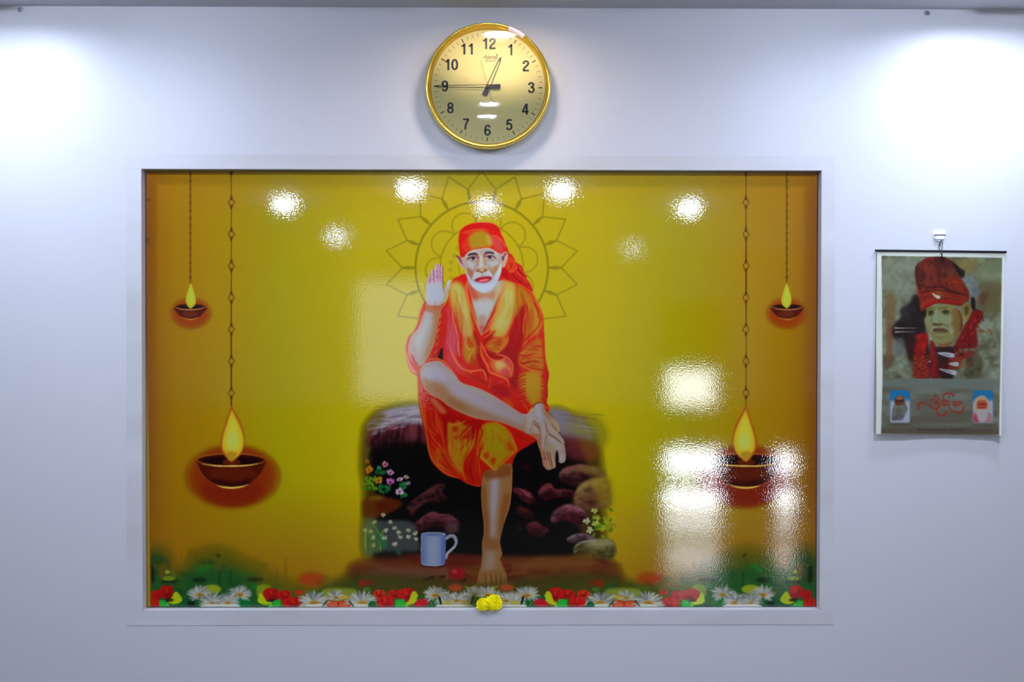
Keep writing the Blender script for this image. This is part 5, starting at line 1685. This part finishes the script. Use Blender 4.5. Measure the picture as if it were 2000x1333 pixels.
K('K: 60,120 520,140 560,480 520,760 200,800 90,600', (140, 150, 130), 8, .55)
K('K: 90,720 240,760 220,1333 100,1333', (128, 92, 52), 5, .7)
K('L: 100,420 200,420 180,950 100,1000', (132, 80, 52), 4, .8)
K('K: 1240,180 1400,130 1600,170 1560,260 1420,400 1250,300', (140, 122, 70), 5, .8)
K('K: 1560,250 1960,150 1960,560 1600,480', (128, 138, 106), 8, .7)
K('K: 1560,560 1960,520 1940,1000 1640,960', (104, 92, 60), 7, .8)
K('K: 1620,700 1760,680 1700,860 1620,880', (96, 52, 36), 5, .7)
K('K: 1330,440 1500,420 1560,560 1600,680 1480,760 1400,640', (124, 134, 142), 4, .8)
K('K: 1500,600 1620,640 1560,740 1460,740', (110, 112, 128), 4, .8)
# dark mass left of the head
K('K: 540,720 640,760 720,1100 740,1333 L: 760,600 820,900 800,1240 700,1240 640,900 480,960 400,760 200,560 210,380 K: 330,1080 340,960 480,840', (28, 18, 20), 4)
K('K: 300,980 500,840 560,1000 420,1100', (60, 54, 58), 5, .6)
K('L: 220,620 340,590 400,700 380,860 240,900 190,800', (112, 116, 116), 4, .8)
K('L: 430,640 560,560 560,900 480,940', (64, 24, 22), 4, .8)
K('L: 460,940 560,880 600,1000 540,1060', (84, 50, 40), 4, .7)
# garland and coat
K('L: 1500,140 1660,160 1640,300 1560,420 1580,660 1520,760 1300,760 1180,900 1150,800 1260,600 1360,400 1420,280', (120, 10, 12), 2)
K('L: 620,530 720,500 780,560 740,740 700,860 560,860 540,760 600,640', (176, 20, 14), 2)
K('L: 540,860 700,880 780,1000 780,1240 540,1240 540,1000', (142, 34, 18), 2.5)
K('L: 820,640 900,740 920,900 960,1240 820,1240 800,900', (140, 16, 18), 2)
K('L: 900,740 1180,740 1160,900 1180,1240 960,1240 920,900', (36, 14, 16), 3)
K('L: 920,1000 1120,980 1120,1150 960,1160', (84, 20, 22), 3, .8)
K('L: 1120,900 1400,860 1340,1000 1220,1100 1120,1100', (150, 40, 22), 3, .85)
K('L: 1280,840 1400,800 1540,800 1500,900 1380,960', (136, 34, 26), 3, .8)
K('L: 1380,940 1600,860 1660,1000 1600,1220 1400,1240 1340,1100', (84, 80, 54), 4, .85)
K('L: 1330,960 1400,940 1380,1100 1300,1120', (140, 142, 106), 3, .8)
for k in range(240):
    x = random.uniform(0, 1); t = random.random()
    a = np.array([1500 + 120 * random.random(), 170]) * (1 - t) + np.array([1200, 860]) * t + np.array([random.uniform(-40, 130), random.uniform(-50, 50)])
    q = (1720 + a[0] / 8.333, 590 + a[1] / 8.333)
    p.ell(q[0], q[1], random.uniform(1.2, 2.6), random.uniform(1, 1.8), random.choice([(160, 14, 14), (120, 6, 8), (176, 40, 30), (84, 4, 6), (50, 10, 10), (140, 10, 12)]), .4, .8, clip=pc, rot=random.uniform(0, 180))
for k in range(120):
    q = (1720 + random.uniform(545, 780) / 8.333, 590 + random.uniform(880, 1230) / 8.333)
    p.ell(q[0], q[1], random.uniform(1.5, 3), 1.3, random.choice([(170, 60, 34), (120, 24, 14), (190, 84, 50), (96, 20, 12), (150, 40, 24)]), .5, .7, clip=pc, rot=random.uniform(-40, 40))
KS('L: 1580,460 1640,470 1690,500', 5, (150, 70, 40), 1)
KS('L: 1760,440 1800,500 1800,550', 3, (150, 70, 36), 1)
daub('K: 540,720 640,760 720,1100 740,1333 L: 760,600 700,700 480,960 400,760 200,560 210,380 K: 330,1080 340,960 480,840', [(16, 10, 12), (50, 42, 46), (34, 24, 26), (70, 62, 66), (24, 14, 16)], 130)
daub('L: 430,560 560,560 700,860 640,900 480,960', [(60, 20, 18), (84, 24, 20), (40, 14, 14), (100, 40, 30)], 50)
daub('L: 560,520 760,500 760,760 700,900 540,880', [(196, 22, 14), (150, 12, 10), (120, 8, 8), (206, 50, 30)], 60, ang=(1, 2.1))
daub('L: 800,640 920,740 960,1240 820,1240', [(120, 10, 14), (160, 20, 24), (90, 6, 10)], 40, ang=(1.2, 1.9))
daub('L: 1100,760 1560,700 1560,980 1340,1100 1120,1240', [(110, 20, 18), (60, 20, 18), (150, 50, 34), (40, 16, 16), (96, 70, 50)], 90)
daub('L: 1380,940 1600,860 1660,1000 1600,1220 1400,1240 1340,1100', [(70, 66, 44), (100, 100, 76), (60, 52, 34), (120, 120, 92)], 60)
daub('K: 1330,440 1500,420 1600,680 1480,760 1400,640', [(140, 150, 150), (110, 116, 124), (96, 98, 112), (150, 156, 146)], 40)
# face (three-quarter)
fc = 'L: 720,120 760,90 900,55 1080,45 1180,70 1290,150 1330,250 1335,420 1290,520 1200,620 1120,700 1040,735 960,720 880,650 820,560 770,460 730,380 715,300 740,210'
fm = p.clip(fc, .5)
p.fill(fc, (140, 134, 86), .6)
X_ = lambda s_, c_, b_=1.2, a_=.85: p.fill(s_, c_, b_, a_, clip=fm)
X_('L: 1180,100 1330,160 1340,420 1260,560 1180,620 1180,420 1150,260', (132, 96, 46), 3)
X_('L: 1250,80 1340,150 1340,480 1280,500 1290,300', (104, 62, 28), 2.5)
X_('L: 860,140 930,120 940,320 860,340 840,240', (146, 158, 130), 2)
X_('L: 980,180 1140,190 1160,330 1040,350 960,300', (146, 154, 116), 2.5)
X_('L: 720,250 800,230 840,300 800,380 740,360', (142, 146, 106), 2)
X_('L: 740,110 860,80 900,130 760,170', (134, 118, 66), 1.5)
X_('L: 940,80 1100,60 1150,110 1000,130', (142, 128, 70), 1.5)
X_('L: 770,200 790,150 850,140 870,190 810,220', (70, 60, 34), 1)
p.stroke('L: 770,215 820,225 860,205', 1.6, (90, 70, 44), .6, .8)
X_('L: 1000,180 1040,140 1110,150 1120,175 1050,200', (66, 54, 30), 1)
p.stroke('L: 930,110 1000,100 1090,90', 2, (84, 70, 36), .7, .8)
p.stroke('L: 750,130 800,100 860,105', 1.8, (84, 70, 36), .7, .8)
p.stroke('L: 1000,200 1060,212 1120,195', 1.4, (110, 90, 54), .6, .8)
X_('L: 840,370 880,345 940,360 990,345 1000,370 940,395 880,390', (84, 44, 30), 1, .9)
p.stroke('L: 840,250 830,330 860,370', 1.4, (96, 96, 66), .7, .7)
X_('L: 830,410 900,390 980,400 1100,410 1180,460 1160,540 1100,470 1000,450 900,450 830,480', (162, 168, 130), 1.2)
X_('L: 850,440 960,420 1060,440 1110,470 1060,500 960,490 870,490', (92, 58, 36), 1.2, .9)
X_('L: 860,495 980,500 1070,490 1040,540 920,545', (150, 150, 104), 1.2, .8)
p.stroke('L: 860,500 960,512 1090,490', 1.4, (84, 70, 44), .6, .8)
p.stroke('L: 890,560 960,580 1060,560', 1.5, (104, 92, 54), .8, .8)
X_('L: 840,560 940,620 1080,600 1180,520 1180,620 1080,700 960,690', (142, 134, 88), 2, .8)
X_('L: 900,660 1000,690 1140,650 1180,620 1120,720 1000,740', (146, 72, 40), 1.8, .8)
p.stroke('L: 1130,400 1190,430 1200,520', 1.6, (176, 176, 140), .8, .8)
for k in range(160):
    x, y = random.uniform(715, 1335), random.uniform(60, 720)
    q = (1720 + x / 8.333, 590 + y / 8.333)
    col = p.im[int((q[1] - p.y0) * p.S), int((q[0] - p.x0) * p.S)] + random.uniform(-18, 16)
    an = random.uniform(.6, 2.2)
    p.stroke([q, (q[0] + 3 * math.cos(an), q[1] + 3 * math.sin(an)), (q[0] + 5 * math.cos(an), q[1] + 6 * math.sin(an))], 2.2, np.clip(col, 0, 255), .9, .35, clip=fm)
p.ell(1720 + 815 / 8.333, 590 + 180 / 8.333, 2.2, 1.6, (34, 28, 20), .5, .9)
p.ell(1720 + 1050 / 8.333, 590 + 165 / 8.333, 2.6, 1.6, (34, 28, 20), .5, .9)
p.stroke('L: 770,165 815,145 865,160', 1.6, (60, 48, 28), .5, .9)
p.stroke('L: 985,165 1050,135 1120,155', 1.6, (56, 44, 26), .5, .9)
p.stroke('L: 1150,330 1180,420 1200,520', 2, (110, 96, 54), 1, .6)
p.stroke('L: 985,360 1060,390 1120,440', 1.8, (104, 92, 56), .9, .7)
# ear
p.fill('L: 1330,60 1370,30 1430,25 1470,70 1475,180 1440,260 1410,320 1370,325 1340,290 1340,200 1320,140', (136, 118, 62), .6, clip=pc)
p.fill('L: 1360,90 1410,60 1440,110 1420,190 1380,240 1370,160', (84, 60, 26), 1.2, .85, clip=pc)
p.fill('L: 1350,240 1400,230 1395,310 1360,320', (160, 136, 80), 1, .8, clip=pc)
K('K: 1470,780 1530,770 1540,960 1480,940', (20, 10, 10), 1.5)
K('K: 640,930 730,920 740,1050 700,1080 640,980', (30, 10, 10), 1.5)
# turban
tb_ = 'K: 640,960 630,820 600,700 575,520 560,380 570,260 640,190 740,120 900,90 1060,110 1160,170 1240,240 1330,340 1320,460 1380,560 1440,680 1440,800 1380,840 1300,900 1160,880 1000,860 880,870 740,940 680,990'
tm = p.clip(tb_, .8)
p.fill(tb_, (120, 38, 22), .9, clip=pc)
Y_ = lambda s_, c_, b_=2, a_=.85: p.fill(s_, c_, b_, a_, clip=tm)
Y_('K: 560,260 680,180 700,400 680,600 600,560', (58, 30, 34), 3)
Y_('K: 700,260 840,240 900,380 860,560 720,560', (132, 44, 34), 3)
Y_('K: 880,110 1060,110 1140,300 1060,420 940,420 880,260', (72, 30, 24), 3)
Y_('K: 1080,280 1200,280 1300,420 1240,440 1100,400', (104, 60, 40), 3)
Y_('K: 1000,460 1280,430 1380,600 1300,660 1100,600', (142, 46, 18), 3)
Y_('K: 640,640 900,560 1100,640 1300,700 1420,760 1380,820 1100,760 800,760 680,860', (144, 40, 22), 2.5)
Y_('K: 640,900 760,780 900,770 860,840 700,930', (170, 54, 22), 2.5)
Y_('K: 720,880 900,820 1100,820 1280,860 1160,880 900,860 760,930', (150, 14, 20), 1.5)
Y_('K: 900,650 1000,640 1020,760 920,740', (150, 84, 20), 2)
for k in range(90):
    x0_, y0_ = random.uniform(580, 1330), random.uniform(130, 640)
    q = lambda a, b: (1720 + a / 8.333, 490 + b / 8.333)
    p.stroke([q(x0_, y0_), q(x0_ + random.uniform(10, 50), y0_ + random.uniform(20, 70)), q(x0_ + random.uniform(20, 80), y0_ + random.uniform(50, 140))], 2.4, random.choice([(150, 54, 30), (70, 22, 16), (166, 66, 40), (90, 30, 24), (50, 22, 22)]), .9, .55, clip=tm)
daub('K: 575,520 560,380 570,260 640,190 740,120 900,90 1060,110 1160,170 1240,240 1330,340 1320,460 1380,560 1100,640 800,600 640,640', [(96, 34, 28), (60, 28, 28), (140, 50, 30), (120, 40, 24), (76, 26, 20), (110, 60, 44)], 150, L=(5, 14), ang=(.9, 2.2))
daub('K: 640,640 900,560 1100,640 1300,700 1440,780 1300,880 1100,800 800,800 680,900', [(150, 44, 22), (110, 26, 18), (170, 60, 26), (130, 30, 20), (90, 20, 20)], 110, L=(6, 16), ang=(-.3, .5))
for s_, c_ in (('K: 640,560 800,600 950,590 1100,630 1300,700 1420,740', (50, 14, 12)), ('K: 620,700 760,660 900,640 1040,660', (60, 16, 14)), ('K: 1020,640 1160,680 1300,710', (40, 12, 12)), ('K: 700,900 860,850 1020,820 1200,830 1340,860', (186, 24, 26)),
               ('K: 590,560 600,660 640,740', (184, 84, 40)), ('K: 1100,520 1240,500 1340,560', (170, 60, 26))):
    p.stroke(s_, 2.6, c_, .8, .8, clip=tm)
K('K: 1140,180 1200,200 1300,290 1370,330 1360,420 1320,440 1240,340', (26, 24, 24), 1.6)
K('K: 980,90 1040,90 1045,170 1000,190', (40, 20, 16), 1.5)
p.fill('K: 840,700 860,690 900,720 960,730 970,770 930,785 880,750', (214, 206, 196), .8, .95)
# toggles, streaks
for s_ in ('L: 920,830 1040,820 1180,840 1205,870 1180,905 1100,900 1000,870', 'L: 1120,1000 1200,980 1265,985 1270,1040 1220,1050 1120,1020', 'L: 940,1090 1080,1100 1220,1120 1235,1160 1210,1195 1100,1160'):
    p.fill(s_, (196, 200, 216), .6, .95, clip=pc)
for s_ in ('L: 1000,850 1080,865 1140,880', 'L: 1160,1010 1210,1015', 'L: 1000,1100 1100,1130 1160,1150'):
    p.stroke(s_, 1.8, (90, 90, 106), .5, .8)
for s_ in ('L: 225,425 400,428 600,425', 'L: 230,490 400,488 570,485'):
    p.stroke(s_, (3.2, 1.4, .6), (206, 176, 170), .5, .85)
KS('L: 180,1145 235,1185', 1.6, (210, 210, 200), .5)
p.ell(1720 + 795 / 8.333, 590 + 970 / 8.333, 2, 1.8, (200, 190, 190), .5, .9)
# lower strip with motto and two small portraits
low = 'P: 1724,740 1953,741 1951,850 1721,848'
p.fill(low, (116, 116, 106), .5, sm=False)
lc = p.clip(low, .5, sm=False)
z = smooth_noise(p.H, p.W, 34, 21, (5, 1))
p.im += (hg([(0.2, (104, 96, 82)), (.5, (118, 116, 104)), (.8, (132, 136, 132))])(z) - p.im) * (lc * .8)[..., None]
p.fill('P: 1722,741 1955,742 1955,758 1722,756', (120, 130, 124), 2.5, .8, clip=lc)
p.fill('P: 1720,836 1955,838 1955,852 1720,850', (96, 82, 66), 4, .8, clip=lc)
for cx_, k in ((1758, 0), (1920, 1)):
    fr_p = [(cx_ - 19.5, 763), (cx_ + 19.5, 763), (cx_ + 20, 826), (cx_ - 19.5, 826)]
    if k == 0:
        p.fill([(x + (1 if x < cx_ else -1), y) for x, y in fr_p], (206, 110, 90), .8, .35, sm=False)
    fr_p = [(cx_ + sx_ * (19.5 - 4 * (1 - math.cos(t))), 794.5 + sy_ * (31.5 - 4 * (1 - math.sin(t)))) for sx_, sy_, ts in ((-1, -1, (0, .8, 1.57)), (1, -1, (1.57, .8, 0)), (1, 1, (0, .8, 1.57)), (-1, 1, (1.57, .8, 0))) for t in ts]
    pf = p.clip(fr_p, 1, sm=False)
    p.fill(fr_p, (30, 124, 188), .7, sm=False)
    p.fill([(cx_ - 22, 784), (cx_ + 22, 782), (cx_ + 22, 830), (cx_ - 22, 830)], (184, 186, 206), 4, clip=pf, sm=False)
    if k == 0:
        p.fill('J: 285,460 290,380 330,335 390,330 440,370 450,440 480,520 470,570 430,600 430,650 300,700 250,700 250,560', (120, 118, 112), .7, clip=pf)
        p.fill('J: 285,430 290,380 340,340 410,345 430,400 420,460 380,470 350,480 300,470', (120, 66, 40), .8, clip=pf)
        p.fill('J: 320,350 390,345 400,390 330,395', (176, 130, 100), 1, .8, clip=pf)
        p.stroke('J: 295,415 350,410 430,410', 2.6, (36, 20, 16), .6, .9, clip=pf)
        p.fill('J: 300,480 360,490 430,490 470,540 420,640 260,700 270,560', (124, 122, 116), 1.2, .9, clip=pf)
        p.fill('J: 310,540 390,540 380,620 310,650', (96, 100, 90), 1.6, .7, clip=pf)
        p.fill('J: 250,650 330,630 420,640 400,700 260,705', (96, 84, 104), 1.6, .7, clip=pf)
    else:
        p.fill('J: 1480,480 1500,380 1570,335 1640,340 1690,400 1710,480 1690,560 1480,560', (200, 176, 150), 1, clip=pf)
        p.fill('J: 1520,480 1530,420 1580,390 1650,400 1680,460 1660,530 1530,530', (196, 90, 64), .9, clip=pf)
        p.fill('J: 1570,350 1640,350 1650,400 1560,400', (206, 160, 110), 1.2, .8, clip=pf)
        p.stroke('J: 1530,465 1600,460 1670,465', 2.2, (110, 24, 20), .6, .9, clip=pf)
        p.stroke('J: 1540,515 1600,508 1660,515', 2, (150, 40, 36), .6, .8, clip=pf)
        p.fill('J: 1450,600 1520,580 1700,580 1740,620 1740,740 1450,740', (190, 130, 150), 1.5, clip=pf)
        p.fill('J: 1470,640 1530,620 1550,720 1480,730', (190, 50, 80), 2, .8, clip=pf)
        p.fill('J: 1520,560 1680,560 1660,700 1560,720', (190, 184, 192), 1.5, .95, clip=pf)
    x0_ = cx_ - 24 if k == 0 else cx_ - 20
    for q in range(26):
        p.stroke([(x0_ + q * 1.8, 830.5 + k), (x0_ + q * 1.8 + 1.2, 830.5 + k)], 1.5, (50, 40, 34), .3, random.uniform(.4, .9), sm=False, taper=False)
for q in range(58):
    if 36 < q < 40:
        continue
    p.stroke([(1792 + q * 1.55, 839.5 + q * .015), (1793.1 + q * 1.55, 839.6 + q * .015)], 2.2, (46, 34, 26), .3, random.uniform(.45, .95), sm=False, taper=False)
# brush lettering of the motto
RL = (176, 44, 26)
for s_, w_ in (('J: 655,535 640,490 660,450 720,440 790,470 860,515 920,525 965,495 960,455 915,430 880,445', (5, 4, 3, 2.4, 2.6, 3, 3, 2.4, 2.4, 2, 1.4)),
               ('J: 875,470 905,440 940,450 935,480 900,480', 2.4), ('J: 830,440 825,405 850,385 890,390', 2), ('J: 890,385 905,410 940,400 960,370', 2.6), ('J: 880,360 900,340 915,320', 3.4), ('J: 905,320 925,350 950,360', 2.4),
               ('J: 940,500 920,560 940,615 990,640 1040,625 1065,570', (1.6, 2.2, 2.4, 2.6, 3, 5.4)), ('J: 985,400 1060,415 1120,420', 3), ('J: 1010,420 1005,455 1040,480', 3.4), ('J: 1045,425 1050,490', 3.6), ('J: 1090,425 1095,500', 3.4), ('J: 1020,470 1070,460 1110,480', 3.2),
               ('J: 1040,400 1015,360 1030,315 1090,298 1150,310 1175,350', (2, 2, 2.4, 3, 3.4, 5)), ('J: 1150,425 1230,430 1320,440', 2.6), ('J: 1170,430 1180,470 1215,500', 3.6), ('J: 1210,430 1215,480', 3.4), ('J: 1235,430 1240,500', 3.4), ('J: 1275,430 1275,480', 3.4), ('J: 1190,465 1240,470 1285,475', 3),
               ('J: 1100,500 1150,560 1220,590 1290,580 1325,530 1320,490', (2, 2.4, 3, 3.2, 3, 3.6))):
    p.stroke(s_, w_, RL, .4, .95)
p.ell(1710 + 1108 / 7.69, 730 + 352 / 7.69, 2, 2.2, (110, 60, 60), .4, .9)
p.ell(1710 + 1185 / 7.69, 730 + 285 / 7.69, 1.6, 1.6, (70, 66, 54), .4, .8)

for ch in range(3):
    p.im[..., ch] = box_blur(p.im[..., ch], 2.2)
cal_o = at(1838, 490, -.006)
PX2 = np.linalg.norm(at(1838, 600) - at(1839, 600))
cal = tag(empty('wall_calendar', (cal_o[0], 0, cal_o[2])), 'paper wall calendar with a portrait of a turbaned bearded man, hanging by its black strip', 'calendar')
TILT = math.radians(.55)
cal.rotation_euler = (0, TILT, 0)
ct, st_ = math.cos(TILT), math.sin(TILT)


def local_px(x, y, Y):
    q = at(x, y, Y)
    dx, dz = q[0] - cal_o[0], q[2] - cal_o[2]
    return dx * ct - dz * st_, dx * st_ + dz * ct


lx0, lz1 = local_px(1713.5, 490, -.006)
lx1, lz0 = local_px(1964, 850, -.006)
lx1 = local_px(1964, 493, -.006)[0]
Xc = np.linspace(lx0, lx1, 290)
Zc = np.linspace(lz0, lz1 - .002, 400)
wd = lx1 - lx0


def sheet_y(x, z):
    t = np.clip((lz1 - z) / (lz1 - lz0), 0, 1)
    u = (x - lx0) / wd
    return -(.0045 + .010 * t * t * (1 - .4 * u) + .0025 * np.sin(6.0 * u + 1.2) * t + .0012 * np.sin(11 * t + 3 * u)) - .012 * np.clip((u - .93) / .07, 0, 1) ** 2 * t * .6


def sheet_x(me):
    """the sheet narrows a little toward its curled foot"""
    n = len(me.vertices)
    co = np.empty(n * 3, np.float32)
    me.vertices.foreach_get('co', co)
    co = co.reshape(-1, 3)
    t = np.clip((lz1 - co[:, 2]) / (lz1 - lz0), 0, 1)
    co[:, 0] -= .010 * t * ((co[:, 0] - lx0) / wd)
    me.vertices.foreach_set('co', co.ravel())
    me.update()


def cal_col(x, z, y):
    t = np.clip((lz1 - z) / (lz1 - lz0), 0, 1)
    xs_ = x - .010 * t * ((x - lx0) / wd)
    W = np.stack([cal_o[0] + xs_ * ct + z * st_, y, cal_o[2] - xs_ * st_ + z * ct], -1)
    u, v = to_px(W)
    return ink(p.sample(u, v), np.array([.58, .58, .47]), .85)


me = print_mesh('sheet', Xc, Zc, sheet_y, cal_col, .0008)
sheet_x(me)
M_paper = print_mat('satin_calendar_paper', .35, .2, .08, 60, .001)
sheet = obj('sheet', me, M_paper, cal, True)
M_strip = mat('black_tin_strip', (14, 14, 20), .35)
add_noise(M_strip, scale=60, bump=.03)
obj('top_strip', new_box((local_px(1709, 487, -.006)[0], -.0085, lz1 - .0022), (local_px(1966, 489, -.006)[0], -.0035, lz1 + .0028), .0008), M_strip, cal)
# wire loop that hangs the strip on the hook
hk = at(1837, 459, -.008)
M_wire = mat('dark_wire', (60, 62, 66), .35, .8)
add_noise(M_wire, scale=100, bump=.02)
lw = local_px(1838.5, 481, -.01)
cx_, cz_ = local_px(1838, 476, -.01)
lp = [(cx_ + .0068 * math.cos(a) * .55, -.0095 - .0015 * math.sin(a), cz_ - .006 + .0135 * math.sin(a)) for a in np.linspace(0, 2 * math.pi, 25)]
obj('hanging_loop', tube(bmesh.new(), lp, .0008, 6), M_wire, cal, True)
b = bmesh.new()
tube(b, [(cx_ + .001, -.0095, lz1 + .001), (cx_ + .0025, -.0102, lz1 - .006), (cx_ + .003, -.0100, lz1 - .014)], .0013, 6)
obj('loop_tail', b, M_wire, cal, True)

# white adhesive hook above it
M_hook = mat('white_hook_plastic', (232, 236, 240), .25)
add_noise(M_hook, scale=80, bump=.02)
M_hookg = mat('grey_hook_metal', (150, 160, 168), .3, .7)
add_noise(M_hookg, scale=80, bump=.02)
hook = tag(empty('adhesive_wall_hook', (hk[0], 0, hk[2])), 'small white adhesive hook on the wall holding the calendar', 'hook')
u = PX2
shape = [(-12, 2), (-11.5, 8), (-9, 11), (-6, 9), (0, 8.5), (6, 9), (9, 11), (11.5, 8), (11.5, 0), (10, -6), (6, -11), (0, -13), (-6, -11), (-10.5, -6)]
b = prism(bmesh.new(), [(x * u, z * u) for x, z in shape], -.0045, 0)
bmesh.ops.bevel(b, geom=[e_ for e_ in b.edges if abs(e_.verts[0].co.y - e_.verts[1].co.y) < 1e-6 and e_.verts[0].co.y < -.004], offset=.0009, segments=2, affect='EDGES')
obj('base_plate', b, M_hook, hook)
obj('raised_bar', new_box((-11 * u, -.0068, -1.6 * u), (11 * u, -.0042, 1.4 * u), .0006), M_hookg, hook)
b = bmesh.new()
box(b, (-8 * u, -.0075, -8.5 * u), (8 * u, -.0042, -1.8 * u), .001)
obj('hook_boss', b, M_hook, hook)
b = tube(bmesh.new(), [(1.2 * u, -.006, -7 * u), (1.2 * u, -.0085, -11 * u), (1.2 * u, -.0105, -15 * u), (1.2 * u, -.0135, -16.5 * u), (1.2 * u, -.0165, -15 * u), (1.2 * u, -.0170, -12 * u)], .0013, 8)
obj('hook_arm', b, M_hookg, hook, True)

# ---------------------------------------------------------------- two chrysanthemum heads left on the sill
M_pet = mat('yellow_petal', (255, 240, 0), .6, spec=.2)
add_noise(M_pet, scale=120, bump=.1, colour=((255, 236, 0), (255, 250, 30)))
M_cal = mat('green_calyx', (70, 96, 30), .6)
add_noise(M_cal, scale=120, bump=.1)


def flower(px, py, rpx, Y, label, seed, tilt):
    r = random.Random(seed)
    R_ = rpx * PXM
    c = at(px, py, Y)
    zc = NB + R_ * .80
    t = tag(empty('chrysanthemum_head', (c[0], Y, NB)), label, 'flower', 'yellow flower heads on the niche sill')
    ctr = Vector((0, 0, zc - NB))
    ax = Vector(tilt).normalized()
    M3 = ax.to_track_quat('Z', 'Y').to_matrix()
    b = bmesh.new()
    bmesh.ops.create_icosphere(b, subdivisions=2, radius=R_ * .62)
    for v_ in b.verts:
        v_.co += ctr
    n = 150
    for k in range(n):
        f = (k + .5) / n
        th = math.acos(1 - 1.62 * f)
        ph = k * 2.399963 + r.uniform(-.1, .1)
        d = Vector((math.sin(th) * math.cos(ph), math.sin(th) * math.sin(ph), math.cos(th)))
        up = Vector((0, 0, 1)) - d * d.z
        if up.length < .05:
            up = Vector((1, 0, 0))
        up.normalize()
        sd = d.cross(up)
        L = R_ * (1.0 + .08 * r.uniform(-1, 1)) * (1 - .10 * math.cos(th))
        w = R_ * .105
        base, mid, tip = d * R_ * .45, d * L * .82 - up * R_ * .02, d * L + up * R_ * .10 * math.cos(th)
        vs_ = [ctr + M3 @ q for q in (base - sd * w * .6, base + sd * w * .6, mid + sd * w, tip + sd * w * .55, tip - sd * w * .55, mid - sd * w)]
        cup = ctr + M3 @ (mid - d * R_ * .07)
        V_ = [b.verts.new(q) for q in vs_]
        m_ = b.verts.new(cup)
        for i in range(6):
            b.faces.new((V_[i], V_[(i + 1) % 6], m_))
    for v_ in b.verts:
        if v_.co.z < .0006:
            v_.co.z = .0006
        lim = (ND - .0052) - Y
        if v_.co.y > lim:
            v_.co.y = lim
    obj('petals', b, M_pet, t)
    b = bmesh.new()
    bmesh.ops.create_cone(b, cap_ends=True, segments=12, radius1=R_ * .22, radius2=R_ * .42, depth=R_ * .5)
    for v_ in b.verts:
        v_.co = ctr + M3 @ (v_.co - Vector((0, 0, R_ * .55)))
        v_.co.z = max(v_.co.z, .0005)
        v_.co.y = min(v_.co.y, (ND - .0052) - Y)
    obj('calyx', b, M_cal, t)


flower(965, 1174, 17, .003, 'larger yellow chrysanthemum head on the sill, right of the pair', 3, (.25, -.75, .45))
flower(943, 1180, 13.5, -.001, 'smaller yellow chrysanthemum head on the sill, left of the pair', 5, (-.5, -.7, .35))

# ---------------------------------------------------------------- small screw hooks where wall meets ceiling
M_screw = mat('painted_screw_metal', (150, 160, 172), .35, .5)
add_noise(M_screw, scale=100, bump=.02)
for (hx, hy), lab in (((38, 18), 'tiny painted screw hook at the ceiling edge, left corner of the view'), ((1811, 22), 'tiny painted screw hook at the ceiling edge above the calendar')):
    q = at(hx, hy, -.006)
    t = tag(empty('screw_hook', (q[0], 0, CEIL - .008)), lab, 'hook', 'screw hooks along the ceiling edge')
    obj('washer', lathe([(0, 0), (.0055, 0), (.005, -.0022), (0, -.0028)], 20, 'y'), M_screw, t, True)
    b = tube(bmesh.new(), [(0, -.001, 0), (0, -.010, 0), (.001, -.014, -.002), (.002, -.0145, -.006), (.002, -.011, -.008)], .0017, 8)
    obj('shank', b, M_screw, t, True)
